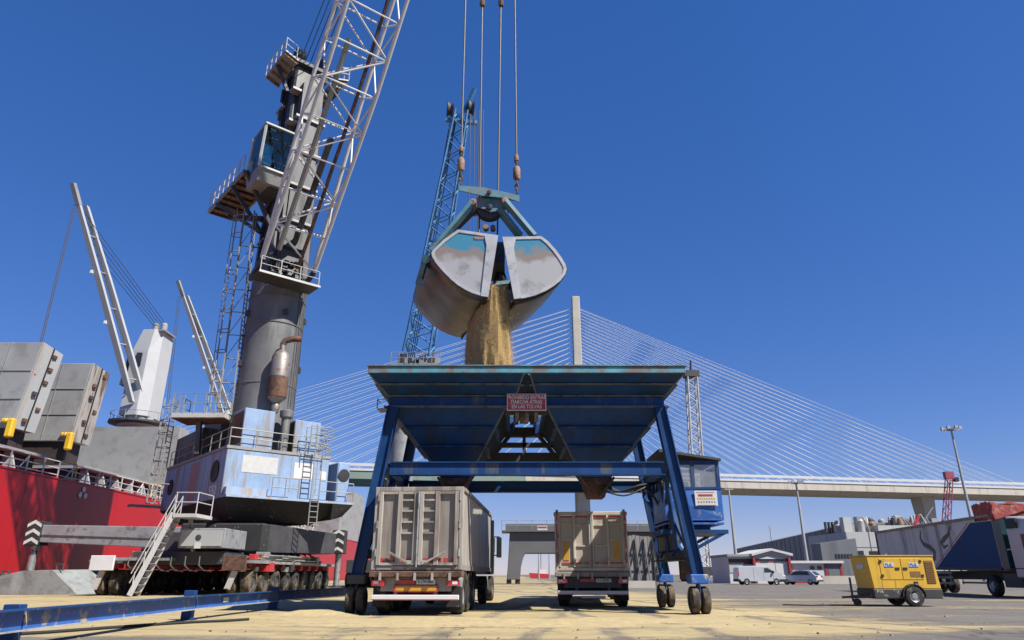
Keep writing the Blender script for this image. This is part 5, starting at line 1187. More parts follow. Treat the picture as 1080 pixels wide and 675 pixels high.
lw = [V((at(184,437,44.6).x,44.2,pz)), V((at(240,436,44.6).x,44.2,pz)), V((at(240,436,44.6).x,45.9,pz)), V((at(184,437,44.6).x,46.6,pz))]
lp_ = MB().hexa([p-V((0,0,.3)) for p in lw], lw).build('ladder_platform', 'rail_white', cr, world=True)
MB().hexa([p-V((0,0,.36)) for p in lw], [p-V((0,0,.301)) for p in lw]).build('platform_underside', 'rust', lp_, world=True)
rails('r', [lw[1],lw[0],lw[3]], 1.3, 'rail_grey', lp_, bars=2, step=.75)
MB().beam((lw[0].x+1.4,45.3,pz-.3),(lw[0].x+1.6,45.3,ZH1+.2),.3,.3).build('platform_post', 'mast_dark', lp_, world=True)
ll = at(176, 500, 45.2); lt = at(172,0,45).x
lad0 = V((lw[0].x-.45,45.3,ZH0)); caged_ladder(lad0, V((lad0.x,45.3,pz+1.2)), V((-1,0,0)), V((0,-1,0)), .7, True, 'rail_grey', cr, .9, .035)
for z in (ZH0+1.2, pz): MB().tube((lad0.x,45.3,z), (lw[0].x+.1,45.3,z), .05, n=5).build('ladder_tie', 'rail_grey', cr, world=True)
cbx(-9.25,-8.5,LY-2.2,LY,ZH0+.2,ZH0+.35).build('ladder_foot_platform', 'rail_grey', cr, world=True)

# ================================================================ SHIP
SX = -33.8; DZ = 7.7; BW = 31.0
ship = thing('bulk_carrier', 'red hulled bulk carrier moored at the quay behind the crane', 'ship', (SX-BW/2, 95, -3.2))
hm = MB(); rings = []
for y, wf, zt in ((8,1,DZ),(40,1,DZ),(150,1,DZ),(185,.97,DZ),(205,.75,DZ+1.5),(222,.12,DZ+3)):
    c = SX-BW/2; hw = BW/2*wf
    rings.append([V((c-hw,y,zt)),V((c-hw,y,-1)),V((c-hw*.8,y,-7)),V((c+hw*.8,y,-7)),V((c+hw,y,-1)),V((c+hw,y,zt))])
hull = hm.loft(rings).build('hull', 'hull_red', ship, world=True)
MB().bx(SX-.25,SX+.06,8,180,DZ,DZ+.12).build('sheer_strake', 'hull_red', hull, world=True)
for k in range(13): MB().bx(SX,SX+.012,14+k*11.5,14.05+k*11.5,-2,DZ-.1).build('hull_seam', 'hull_red', hull, world=True)
dm = atx(88, 519, SX+.03)
md = MB()
for a, b_ in ((-.35,-.25),(.35,-.25),(0,.2)): md.lathe([(.02,0),(.22,0),(.22,.02),(.02,.02)], dm+V((0,a,b_)), (1,0,0), 10)
md.build('draught_mark', 'plate_white', hull, world=True)
# bulwark rails, post by post along the near side
y = 36.0; k = 0
while y < 122:
    p = V((SX-.1,y,DZ+.12)); m = 'rail_white'
    MB().tube(p, p+V((0,0,1.15)), .055, n=5).build('rail_post', m, ship, world=True)
    if k % 3 == 1: MB().tube(p+V((-.1,-.75,0)), p+V((0,0,1.0)), .05, n=5).build('rail_stay', m, ship, world=True)
    y += 1.75; k += 1
for z in (.18,.65,1.15): MB().tube((SX-.1,34,DZ+.12+z),(SX-.1,122,DZ+.12+z),.045,n=5).build('rail_bar', 'rail_white', ship, world=True)
for y0, y1 in ((52,54.2),(66.2,68.6)):
    MB().path([V((SX-.25,y0,DZ+.15)),V((SX-.25,y0,DZ+1.25)),V((SX-.25,y0+.25,DZ+1.4)),V((SX-.25,y1-.2,DZ+1.4)),V((SX-.25,y1,DZ+.15))],.06,6).build('gangway_rail', 'yellow_paint', ship, world=True)
# coamings, with a walkway and frames along the side
for y0, y1 in ((36,58.5),(64.5,84),(93,118),(124,146)):
    cm_ = MB().bx(-58,-40.6,y0,y1,DZ,DZ+2.6).build('hatch_coaming', 'coaming_dark', ship, world=True)
    MB().bx(-58.4,-39.7,y0-.4,y1+.4,DZ+2.6,DZ+2.85).build('coaming_top', 'ship_grey', cm_, world=True)
    for k in range(int((y1-y0)/2.6)):
        yy = y0+.6+k*2.6; MB().hexa([V((-40.6,yy,DZ)),V((-39.0,yy,DZ)),V((-39.0,yy+.18,DZ)),V((-40.6,yy+.18,DZ))],[V((-40.6,yy,DZ+2.59)),V((-40.0,yy,DZ+2.59)),V((-40.0,yy+.18,DZ+2.59)),V((-40.6,yy+.18,DZ+2.59))]).build('coaming_stay', 'ship_grey_light', cm_, world=True)
# folded hatch covers standing on end: pairs of panels
def hatch(ufl, ufr, vt, vb, Y, thick, xl, tilt, lab, m1='ship_grey', m2='ship_grey_light', text_=None):
    pr = at(ufr, vt, Y); z1 = pr.z; z0 = at(ufr, vb, Y).z; xr = pr.x
    B = [V((xl,Y,z0)),V((xr-.9*tilt,Y,z0)),V((xr-.9*tilt+.25,Y+thick,z0)),V((xl,Y+thick,z0))]; T = [V((xl,Y,z1)),V((xr,Y,z1)),V((xr+.25,Y+thick,z1-.4)),V((xl,Y+thick,z1-.4))]
    h = MB().hexa(B, T).build('hatch_cover', m1, ship, world=True, bevel=.05, label=lab)
    # quay-side edge plate, sunlight put into its paler colour, dark joint, rusty clamps
    e = [V((.04,0,0))+p for p in (B[1],B[2],T[2],T[1])]
    MB().hexa([e[0],e[1],e[1]+V((.08,0,0)),e[0]+V((.08,0,0))],[e[3],e[2],e[2]+V((.08,0,0)),e[3]+V((.08,0,0))]).build('edge_plate', m2, h, world=True)
    a, b_ = e[0].lerp(e[1],.5)+V((.13,0,0)), e[3].lerp(e[2],.5)+V((.13,0,0))
    MB().beam(a, b_, .04, .16, (1,0,0)).build('panel_joint', 'black', h, world=True)
    for k in range(6):
        p = a.lerp(b_, .1+k*.16); yy = random.choice((-.5,.35,.6)); MB().bx(p.x-.05,p.x+.12,p.y+yy-.2,p.y+yy+.3,p.z-.12,p.z+.2).build('hatch_clamp', random.choice(('rust','steel_dark','rust')), h, world=True)
    for k in range(3): p = B[0].lerp(B[1],.7)
    for k in range(1,5):
        q0_ = B[0].lerp(B[1],k/5); q1_ = T[0].lerp(T[1],k/5); MB().beam(q0_+V((0,-.03,0)),q1_+V((0,-.03,0)),.05,.05).build('panel_weld', m1, h, world=True)
    for k in (.33,.66): MB().beam(B[0].lerp(T[0],k)+V((0,-.04,0)),B[1].lerp(T[1],k)+V((-.1,-.04,0)),.06,.06).build('panel_weld', m1, h, world=True)
    if text_: text('hatch_number', text_, 'sign_red', h, B[1].lerp(T[1],.65)+V((.135,.55,0)), (0,1,0), (0,0,1), .9)
    yb = MB().bx(B[1].x-.35,B[1].x+.25,Y-.35,Y+.25,z0-.9,z0+.8).build('hatch_arm', 'yellow_paint', h, world=True, bevel=.12)
    MB().bx(B[1].x-.95,B[1].x-.35,Y-.3,Y+.2,z0+.4,z0+.8).build('hatch_arm', 'yellow_paint', h, world=True, bevel=.12)
    MB().bx(xl+1,B[1].x-.5,Y+.3,Y+thick,DZ+2.5,z0-.02).build('hatch_support', 'coaming_dark', h, world=True)
    return h
hatch(45.5, 45.5, 361, 451, 60.0, 2.6, -57.5, 1.0, 'grey hatch cover pair standing upright at the left picture edge', text_='5P')
hatch(98, 98, 383, 465, 66.5, 2.6, -57.5, 0.6, 'stained grey hatch cover pair standing upright beside the deck crane', m2='hatch_stained')
MB().bx(-57,at(190,450,79).x,79,81.5,DZ+2.86,at(190,450,79).z).build('hatch_cover', 'ship_grey', ship, world=True)
MB().bx(-56,-36.5,150,163,DZ,at(372,517,150).z).build('deck_house', 'ship_grey', ship, world=True)
MB().bx(-56,-37.5,166,178,DZ,at(380,519,166).z).build('deck_house', 'ship_grey', ship, world=True)
dh = ship.children[-1]
for k in range(4):
    for j in range(5): MB().bx(-54+k*4.5,-53.1+k*4.5,165.96,166.0,DZ+2+j*3.2,DZ+3.1+j*3.2).build('porthole', 'window_dark', dh, world=True)
# black fender and mooring lines
for yy, zz in ((43.5,1.0),(47.5,.9)):
    tag(MB().lathe([(.3,-1.2),(.75,-1.0),(.8,0),(.75,1.0),(.3,1.2)], (-32.9,yy,.35), (0,1,0), 18).build('quay_fender', 'tyre', smooth=True), 'black rubber fender between red hull and quay, %s' % ('the nearer one' if yy < 45 else 'the farther one'), 'fender', 'fenders along the quay')

# ---------------------------------------------------------------- deck cranes
def deck_crane(label, base, rope_uv, tower_uv, foot_uv, tip_uv, Yt):
    t = thing('deck_crane', label, 'crane', base, 0, 'deck cranes of the bulk carrier')
    x, y, z0 = base
    zt0, zt1 = at(0, tower_uv[0], y).z, at(0, tower_uv[1], y).z
    MB().lathe([(1.7,0),(1.7,zt0-z0-1.4),(2.4,zt0-z0-1.2),(2.4,zt0-z0-1.0),(1.75,zt0-z0-1.0),(1.75,zt0-z0)], base, (0,0,1), 24).build('pedestal', 'ship_white', t, smooth=True, world=True)
    pd_ = MB().lathe([(1.8,0),(3.5,.2),(3.5,.45),(1.8,.5)], (x,y,zt0-1.1), (0,0,1), 20).build('crane_platform', 'steel_dark', t, world=True)
    for k in range(16):
        a = 2*math.pi*k/16; p = V((x+3.4*math.cos(a),y+3.4*math.sin(a),zt0-.7)); MB().tube(p,p+V((0,0,1.1)),.04,n=4).build('rail_post', 'rail_grey', pd_, world=True)
    MB().path([V((x+3.4*math.cos(2*math.pi*k/16),y+3.4*math.sin(2*math.pi*k/16),zt0+.4)) for k in range(17)],.035,4).build('rail_bar', 'rail_grey', pd_, world=True)
    h = zt1-zt0; A_ = [(-1.7,-1.9),(.6,-2.1),(1.7,-1.1),(1.7,1.9),(-1.7,1.9)]
    tw = MB().loft([[V((x+a,y+b_,zt0)) for a, b_ in A_],[V((x+a*.97+.05,y+b_,zt0+h*.74)) for a, b_ in A_],[V((x+(a*.72+.45),y+b_*.92,zt0+h)) for a, b_ in A_]]).build('crane_house', 'ship_white', t, world=True, bevel=.03)
    MB().bx(x-.75,x-.05,y-2.2,y-1.7,zt0+h*.56,zt0+h*.71).build('cab_window', 'window_dark', tw, world=True)
    MB().hexa([V((x-2.6,y-1.6,zt0+h*.35)),V((x-1.5,y-1.6,zt0+h*.35)),V((x-1.5,y+1.2,zt0+h*.35)),V((x-2.6,y+1.2,zt0+h*.35))],[V((x-2.3,y-1.4,zt0+h*.72)),V((x-1.2,y-1.4,zt0+h*.72)),V((x-1.2,y+1.2,zt0+h*.72)),V((x-2.3,y+1.2,zt0+h*.72))]).build('operator_cab', 'steel_dark', tw, world=True)
    for k in (0,1): MB().lathe([(.1,0),(.42,0),(.42,1.1),(.25,1.3),(.1,1.3)], (x+.2+k*1.1,y-.5,zt1+.02), (0,0,1), 12).build('winch_drum', 'ship_grey', t, smooth=True, world=True)
    MB().bx(x-.3,x+2.1,y-1.6,y+1.5,zt1-.15,zt1+.05).build('top_platform', 'rail_grey', t, world=True)
    f, tip = at(*foot_uv, y-2.4), at(*tip_uv, Yt); d = (tip-f); s_ = d.cross(V((0,-1,0))).normalized()
    for off, n_ in ((-.0,'jib_chord'),(1.0,'jib_chord')):
        MB().loft([[p + s_*(wx+off*wsc) + V((0,wy+off*1.4,0)) for wx, wy in ((-.3*wsc2,-.3),(.3*wsc2,-.3),(.3*wsc2,.3),(-.3*wsc2,.3))] for p, wsc, wsc2 in ((f,.9,.9),(f.lerp(tip,.25),.75,1.15),(f.lerp(tip,.6),.55,1.1),(tip,.25,.7))]).build(n_, 'ship_white', t, world=True)
    for k in range(5):
        q = f.lerp(tip, .12+k*.18); MB().tube(q, q+s_*(.85-k*.1)+V((0,1.3,0)), .1, n=6).build('jib_brace', 'ship_grey', t, world=True)
    MB().beam(tip-d.normalized()*.5, tip+d.normalized()*2.2, .5,.7,(0,1,0)).build('jib_head', 'ship_grey', t, world=True)
    for k in range(5): MB().tube(tip.lerp(f, .02+.055*k)+V((0,.3*k,0)), V((x+1.5-k*.45,y-.4,zt1+1.1)), .045, n=4).build('luffing_rope', 'rope', t, world=True)
    for k in range(2):
        e = at(tip_uv[0]-2-k*2, tip_uv[1]+4, Yt); MB().tube(e, at(rope_uv[0]-2*k, rope_uv[1], Yt-10), .045, n=4).build('hoist_rope', 'rope', t, world=True)
    for u in (.4,.65): q = f.lerp(tip,u); MB().bx(q.x-.6,q.x-.3,q.y-.5,q.y-.2,q.z-.2,q.z+.2).build('jib_lamp', 'white_paint', t, world=True)
    return t
deck_crane('white deck crane with raised jib and angular house nearer on the ship', (at(147,440,88).x, 88, DZ), (44,362), (441,352), (139,424), (82,212), 74)
deck_crane('farther white deck crane, its slim jib leaning left of the grey mast', (at(240,440,121).x, 121, DZ), (178,425), (475,432), (236,440), (192,309), 108)
# ================================================================ BRIDGE
def bridge():
    PY = 440; pb = at(613.5, 505, PY); dirv = V((1, .2, 0)).normalized(); nrm = V((-dirv.y, dirv.x, 0))
    zt, zbm = at(613.5, 505, PY).z + 0, at(613.5, 516.5, PY).z
    P0 = V((pb.x, PY, 0)); dz_top, dz_bot = zt, zbm
    t = thing('cable_stayed_bridge', 'white cable stayed bridge spanning the sky behind the hopper', 'bridge', P0)
    def bp(s, off, z): return P0 + dirv*s + nrm*off + V((0,0,z))
    def seg(s0, s1, m, zb_):
        w0 = 17.0
        prof = [(-w0,dz_top-1.0),(-w0,zb_+1.2),(-11,zb_),(11,zb_),(w0,zb_+1.2),(w0,dz_top-1.0)]
        return MB().loft([[bp(s, o_, z) for o_, z in prof] for s in (s0, s1)]).build('deck_girder', m, t, world=True)
    seg(-1500, -40, 'deck_green', dz_bot); seg(-40, 1700, 'concrete', dz_bot)
    for off in (-17.2, 17.2):
        MB().beam(bp(-1500,off,dz_top-.4), bp(1700,off,dz_top-.4), .5, 1.3).build('parapet', 'bridge_white', t, world=True)
        MB().beam(bp(-1500,off,dz_top+2.4), bp(1700,off,dz_top+2.4), .3, 1.6).build('wind_barrier', 'bridge_white', t, world=True)
        for k in range(110): MB().bx(*((lambda q: (q.x-.15,q.x+.15,q.y-.15,q.y+.15,dz_top+.2,dz_top+1.7))(bp(-330+k*8,off,0)))).build('barrier_post', 'bridge_white', t, world=True)
    # pylon: tall slender shaft, legs below the deck
    ztop = at(613, 314, PY).z
    MB().loft([[P0+V((x*w_, y_*w_, z)) for x, y_ in ((-1,-1.2),(1,-1.2),(1,1.2),(-1,1.2))] for w_, z in ((4.4,0),(4.2,dz_bot),(3.4,dz_top+30),(2.75,dz_top+70),(2.6,ztop))]).build('pylon', 'concrete', t, world=True, bevel=.3)
    # stays
    def stays(s0, s1, n, side):
        for k in range(n):
            f = k/(n-1); s = s0 + (s1-s0)*f; z = dz_top + 44 + (ztop-dz_top-52)*f
            for off in (-5, 5):
                MB().tube(bp(side*1.5, off*.12, z), bp(s, off, dz_top+.2), .125, n=5).build('stay_cable', 'stay_white', t, smooth=True, world=True)
    stays(28, 335, 31, 1); stays(-28, -300, 22, -1)
    # piers
    for s, in ((246,),(-420,)):
        q = bp(s, 0, 0)
        MB().loft([[q+nrm*(a*w_)+dirv*(b_*w2)+V((0,0,z)) for a, b_ in ((-1,-1),(1,-1),(1,1),(-1,1))] for w_, w2, z in ((3.4,3.3,0),(3.6,3.6,25),(5.5,5.0,dz_bot+.5))]).build('pier', 'concrete', t, world=True)
    for k in range(22):
        q = bp(-120+k*24, 16.5, 0); MB().tube((q.x,q.y,dz_top),(q.x,q.y,dz_top+9), .14, n=4).build('road_lamp', 'lamp_steel', t, world=True)
bridge()

# ================================================================ BUILDINGS AND FAR THINGS AT RIGHT
def warehouse():
    A_, B_ = at(890, 553.5, 200), at(776, 580.5, 395)
    H = A_.z; t = thing('warehouse', 'long dark grey warehouse receding behind the parked van', 'building', (A_.x, A_.y, 0))
    d = (V((B_.x,B_.y,0))-V((A_.x,A_.y,0))); nx = V((d.y,-d.x,0)).normalized()*60
    a, b_ = V((A_.x,A_.y,0)), V((B_.x,B_.y,0))
    w_ = MB().hexa([a,a+nx,b_+nx,b_],[p+V((0,0,H)) for p in (a,a+nx,b_+nx,b_)]).build('wall', 'warehouse_grey', t, world=True)
    MB().hexa([p+V((0,0,H+.01)) for p in (a,a+nx,b_+nx,b_)],[p+V((0,0,H+.5)) for p in (a+nx*.02,a+nx,b_+nx,b_+nx*.02)]).build('roof', 'roof_grey', t, world=True)
    n = 26; out = -nx.normalized()*.12
    for k in range(1, n):
        p = a + d*(k/n); MB().hexa([p,p+d.normalized()*.5,p+d.normalized()*.5+out,p+out],[q+V((0,0,H-.3)) for q in (p,p+d.normalized()*.5,p+d.normalized()*.5+out,p+out)]).build('wall_rib', 'warehouse_grey', w_, world=True)
    s0 = a + d*.03 + out*4
    for k in range(6): MB().bx(s0.x-3+k*1.0,s0.x-2.6+k*1.0,s0.y,s0.y+1,H*.35,H+1.2).build('outside_duct', 'steel_dark', t, world=True)
warehouse()
def plant():
    Y = 188; p0, p1, p2 = at(891, 561, Y), at(1000, 547, Y), at(891, 602, Y)
    t = thing('process_building', 'pale industrial building with pipework on its roof behind the generator', 'building', ((p0.x+p1.x)/2, Y+12, 0))
    H = p0.z
    MB().bx(p0.x, p0.x+30, Y, Y+24, 0, H).build('wall', 'warehouse_light', t, world=True); wl = t.children[-1]
    MB().bx(p0.x+10, p0.x+44, Y+2, Y+26, H-.01, H+1.8).build('upper_wall', 'warehouse_light', t, world=True)
    for k in range(5): MB().bx(p0.x+k*6+.1,p0.x+k*6+.3,Y-.06,Y,0,H).build('panel_joint', 'warehouse_grey', wl, world=True)
    for z in (H*.33,H*.66): MB().bx(p0.x,p0.x+30,Y-.05,Y,z,z+.15).build('panel_joint', 'warehouse_grey', wl, world=True)
    for u, v in ((931,571),(908,583)): q = at(u,v,Y); MB().bx(q.x-.7,q.x+.7,Y-.12,Y-.051,q.z-.5,q.z+.5).build('window', 'window_dark', wl, world=True)
    for k in range(7): q = at(918+k*2.0,585,Y); MB().bx(q.x-.2,q.x+.2,Y-.12,Y-.051,q.z-.6,q.z+.9).build('window', 'window_dark', wl, world=True)
    g_ = at(865, 573, Y-6); ge = at(903, 573, Y-6)
    an = MB().hexa([V((g_.x,Y-6,0)),V((ge.x,Y-6,0)),V((ge.x,Y-.2,0)),V((g_.x,Y-.2,0))],[V((g_.x,Y-6,g_.z)),V((ge.x,Y-6,g_.z+1.2)),V((ge.x,Y-.2,g_.z+1.2)),V((g_.x,Y-.2,g_.z))]).build('annex', 'warehouse_grey', t, world=True)
    for k in range(6): q = at(882+k*3.2,586.5,Y-6); MB().bx(q.x-.25,q.x+.25,Y-6.1,Y-6,q.z-.5,q.z+.5).build('window', 'window_dark', an, world=True)
    # pipework, tanks, ducts on the roof
    rnd = random.Random(5)
    for k in range(58):
        u = rnd.uniform(884, 980); q = at(u, 552, Y+10); s_ = rnd.uniform(.8,2.6); z = H+(1.8 if u > 925 else 0)
        x_ = max(q.x, p0.x+2); hh = rnd.uniform(.9,3.4)*(1.25 if u < 930 else .8); y_ = Y+rnd.uniform(2,18)
        m = rnd.choice(('ship_grey','warehouse_light','steel_dark','rust_pale','lamp_steel','concrete_dark','steel_grey'))
        ty = rnd.random()
        if ty < .4: MB().bx(x_-s_/2,x_+s_/2,y_,y_+s_,z,z+hh).build('roof_unit', m, t, world=True)
        elif ty < .75: MB().lathe([(s_*.4,0),(s_*.4,hh),(s_*.2,hh+.5)], (x_,y_,z), (0,0,1), 10).build('roof_tank', m, t, smooth=True, world=True)
        else: MB().path([V((x_,y_,z)),V((x_,y_,z+hh)),V((x_+s_,y_,z+hh+.3)),V((x_+s_*1.6,y_,z))], .22, 6).build('roof_pipe', m, t, world=True)
    for k in range(1): q=at(964+k*4,551,Y+4); MB().tube((q.x,Y+4,H+1.8),(q.x+1.5,Y+4,H+4.5),.5,n=8).build('roof_pipe', 'red_tape', t, world=True)
plant()
def office():
    Y = 92.0
    t = thing('office_building', 'small white and dark red quay office behind the parked van and car', 'building', (at(830,610,Y).x, Y+4, 0))
    X = lambda u: at(u, 600, Y).x
    Z = lambda v: at(830, v, Y).z
    def b(u0, u1, v0, v1, name, m, y0=0, y1=8, par=None): return MB().bx(X(u0),X(u1),Y+y0,Y+y1,max(0,Z(v0)),Z(v1)).build(name, m, par or t, world=True)
    lw = b(769,796,625,587,'left_wing','office_white'); b(767.5,796,587,584.5,'left_roof','roof_grey',-.4,8); b(769.2,795.8,595,589.5,'dark_band','office_dark',-.06,0,lw)
    b(769.2,795.8,604,596,'window_strip','warehouse_light',-.06,0,lw)
    ce = b(796.2,831,625,588,'central_block','office_white',-.5,8)
    g_ = MB(); z0, z1 = Z(584), Z(578.5)
    g_.prism([V((X(792),Y-1.0,z0)),V((X(813),Y-1.0,z1)),V((X(835),Y-1.0,z0)),V((X(835),Y-1.0,z0-.28)),V((X(813),Y-1.0,z1-.28)),V((X(792),Y-1.0,z0-.28))], V((0,9,0))); g_.build('gable_roof', 'office_white', t, world=True)
    MB().prism([V((X(794),Y-.6,z0-.3)),V((X(813),Y-.6,z1-.3)),V((X(833),Y-.6,z0-.3)),V((X(833),Y-.6,Z(588.6))),V((X(794),Y-.6,Z(588.6)))], V((0,.4,0))).build('gable_panel', 'ship_grey_light', t, world=True)
    for u in (794,831): b(u-1.2,u+1.2,625,588.6,'red_pillar','office_red',-.9,-.5)
    b(796,831,592.5,589.2,'red_beam','office_red',-.56,-.5,ce)
    for u0,u1 in ((802,810),(816,826)): b(u0,u1,592.3,589.6,'clerestory_window','window_dark',-.6,-.56,ce)
    MB().prism([V((X(796),Y-.66,Z(589.6))),V((X(812),Y-.66,Z(586.4))),V((X(828),Y-.66,Z(589.6)))], V((0,.05,0))).build('white_pediment', 'office_white', ce, world=True)
    b(816.5,817,612,593,'door_seam','roof_grey',-.52,-.5,ce)
    rw = b(832.4,890,625,594,'right_wing','office_white',.4,8); b(831.8,891,594,591.4,'right_roof','office_white',0,8)
    for u in (835.5,872.5,888.5): b(u-1.3,u+1.3,625,594.1,'red_pillar','office_red',.3,.4,rw)
    b(832.4,873,625,609.5,'red_plinth','office_red',.34,.4,rw)
    for u0,u1 in ((856,860.5),(863.5,868)): b(u0,u1,600.5,597,'window','window_dark',.34,.4,rw)
    b(874.5,886.5,625,594.2,'porch','warehouse_grey',.32,.4,rw)
office()
# low kerb wall by the car
tag(MB().bx(at(862,612,88).x, at(910,612,88).x+12, 88, 88.4, 0, .9).build('kerb_wall', 'concrete'), 'low pale concrete wall right of the parked white car', 'wall')

def van():
    Y = 80; t = thing('delivery_van', 'white panel van parked before the quay office', 'van', (at(801,612,Y).x, Y, 0)); x0 = at(776.5,612,Y).x; L = at(825.5,612,Y).x-x0
    prof = [(0,.45),(.0,1.0),(.02,1.75),(.07,1.92),(.5,1.95),(.62,1.9),(.80,1.30),(.93,1.18),(.985,1.0),(1,.6),(.99,.38),(.0,.38)]
    def ring(w_, y): return [V((x0+a*L, y, z)) for a, z in prof]
    D = 1.9
    rings = []
    for f, ins in ((0,.10),(.06,.0),(.94,.0),(1,.10)): rings.append([V((x0+a*L, Y-D/2+f*D, z-(ins*.6 if z > 1.5 else 0))) for a, z in prof])
    bd = MB().loft(rings).build('body', 'van_white', t, world=True, smooth=True)
    yf = Y-D/2-.012
    MB().prism([V((x0+L*a,yf,z)) for a, z in ((.56,1.25),(.565,1.72),(.64,1.72),(.775,1.28))], V((0,.01,0))).build('cab_window', 'window_dark', bd, world=True)
    MB().hexa([V((x0+L*.805,Y-.8,1.32)),V((x0+L*.805,Y+.8,1.32)),V((x0+L*.80,Y+.8,1.30)),V((x0+L*.80,Y-.8,1.30))],[V((x0+L*.65,Y-.7,1.86)),V((x0+L*.65,Y+.7,1.86)),V((x0+L*.64,Y+.7,1.84)),V((x0+L*.64,Y-.7,1.84))]).build('windscreen', 'window_dark', bd, world=True)
    for a in (.33,.54,.74): MB().bx(x0+L*a,x0+L*a+.02,yf,yf+.012,.5,1.75 if a < .7 else 1.2).build('door_seam', 'roof_grey', bd, world=True)
    MB().bx(x0+L*.86,x0+L+.06,Y-D/2-.02,Y+D/2+.02,.3,.62).build('front_bumper', 'black', t, world=True, bevel=.05); MB().bx(x0-.06,x0+L*.05,Y-D/2-.02,Y+D/2+.02,.32,.6).build('rear_bumper', 'black', t, world=True, bevel=.05)
    MB().bx(x0+L*.93,x0+L*1.0,Y-D/2-.015,Y-D/2+.2,.85,1.02).build('headlight', 'white_light', t, world=True); MB().bx(x0-.02,x0+.1,Y-D/2-.012,Y-D/2+.1,.9,1.4).build('tail_light', 'red_light', t, world=True)
    MB().bx(x0+L*.73,x0+L*.76,Y-D/2-.2,Y-D/2-.02,1.2,1.42).build('mirror', 'black', t, world=True)
    for a in (.17,.80):
        for y in (Y-D/2+.08,Y+D/2-.08): wheel(t, (x0+L*a,y-.0,.34), .34, .22, (0,1,0), world=True)
van()
def car():
    Y = 80; c = at(845,612,Y); t = thing('hatchback_car', 'white hatchback car seen from its rear beside the van', 'car', (c.x,Y,0), R(137))
    # local: +x forward, y across
    prof = [(-2.0,.35),(-2.05,.6),(-1.98,.9),(-1.85,1.0),(-1.35,1.42),(-.4,1.5),(.35,1.42),(1.05,.98),(1.85,.82),(2.05,.6),(2.05,.32)]
    rings = []
    for f, s_ in ((-1,.86),(-.93,.0),(.93,.0),(1,.86)):
        rings.append([V((x*(1 if abs(f) < .95 else .985), f*.88*(1-(.20 if z > 1.3 else (.05 if z > .95 else 0))), z)) for x, z in prof])
    bd = MB().loft(rings).build('body', 'car_white', t, smooth=True)
    MB().hexa([V((-1.90,-.66,1.02)),V((-1.90,.66,1.02)),V((-1.86,.66,1.02)),V((-1.86,-.66,1.02))],[V((-1.44,-.55,1.38)),V((-1.44,.55,1.38)),V((-1.40,.55,1.38)),V((-1.40,-.55,1.38))]).build('rear_window', 'window_dark', bd)
    for sy in (-1,1):
        MB().hexa([V((-1.3,sy*.855,1.0)),V((.85,sy*.855,1.0)),V((.85,sy*.84,1.0)),V((-1.3,sy*.84,1.0))],[V((-1.05,sy*.735,1.38)),V((.3,sy*.735,1.38)),V((.3,sy*.70,1.38)),V((-1.05,sy*.70,1.38))]).build('side_window', 'window_dark', bd)
        MB().bx(-2.06,-1.93,min(sy*.52,sy*.84),max(sy*.52,sy*.84),.78,.95).build('tail_light', 'red_light', bd)
        for x in (-1.28,1.28): wheel(t, (x,sy*.78,.31), .31, .2, (0,1,0))
    MB().bx(-2.09,-1.95,-.8,.8,.34,.5).build('rear_bumper', 'black', t); pl = MB().bx(-2.075,-2.05,-.26,.26,.62,.74).build('number_plate', 'plate_white', bd)
    MB().hexa([V((1.1,-.62,1.0)),V((1.1,.62,1.0)),V((1.06,.62,1.0)),V((1.06,-.62,1.0))],[V((.42,-.55,1.40)),V((.42,.55,1.40)),V((.38,.55,1.40)),V((.38,-.55,1.40))]).build('windscreen', 'window_dark', bd)
car()
def lamp_mast(label, u0, v0, Y, H=None, head=True, r_=.22):
    p = at(u0, v0, Y); t = thing('lamp_mast', label, 'lamp post', (p.x, Y, 0), 0, 'floodlight masts on the quay')
    MB().lathe([(r_*1.6,0),(r_*1.5,1),(r_*.7,p.z)], (p.x,Y,0), (0,0,1), 10).build('pole', 'lamp_steel', t, smooth=True, world=True)
    if head:
        MB().lathe([(.2,-.25),(.7,-.15),(.7,.05),(.2,.15)], (p.x,Y,p.z), (0,0,1), 12).build('lamp_ring', 'steel_grey', t, world=True)
        for k in range(7):
            a = 2*math.pi*k/7+.3; q = V((p.x+1.35*math.cos(a), Y+1.35*math.sin(a), p.z+.25)); MB().tube((p.x,Y,p.z-.1),q,.09,n=5).build('lamp_arm', 'lamp_steel', t, world=True)
            MB().hexa([q+V((-.3,-.2,-.3)),q+V((.3,-.2,-.3)),q+V((.3,.2,-.25)),q+V((-.3,.2,-.25))],[q+V((-.2,-.15,.2)),q+V((.2,-.15,.2)),q+V((.2,.15,.2)),q+V((-.2,.15,.2))]).build('floodlight', 'steel_grey', t, world=True)
    else: MB().bx(p.x-.9,p.x+.9,Y-.15,Y+.15,p.z-.1,p.z+.1).build('lamp_arm', 'lamp_steel', t, world=True)
lamp_mast('tall floodlight mast with a crown of lamps above the blue and white truck', 1003, 453, 118)
lamp_mast('floodlight mast rising behind the red and white office roof', 839.5, 509.5, 150, r_=.26)
lamp_mast('thin bare lamp pole at the left end of the quay office', 768.5, 516, 140, head=False, r_=.24)
lamp_mast('small distant lamp pole above the warehouse roof', 812, 555, 330, head=False, r_=.35)

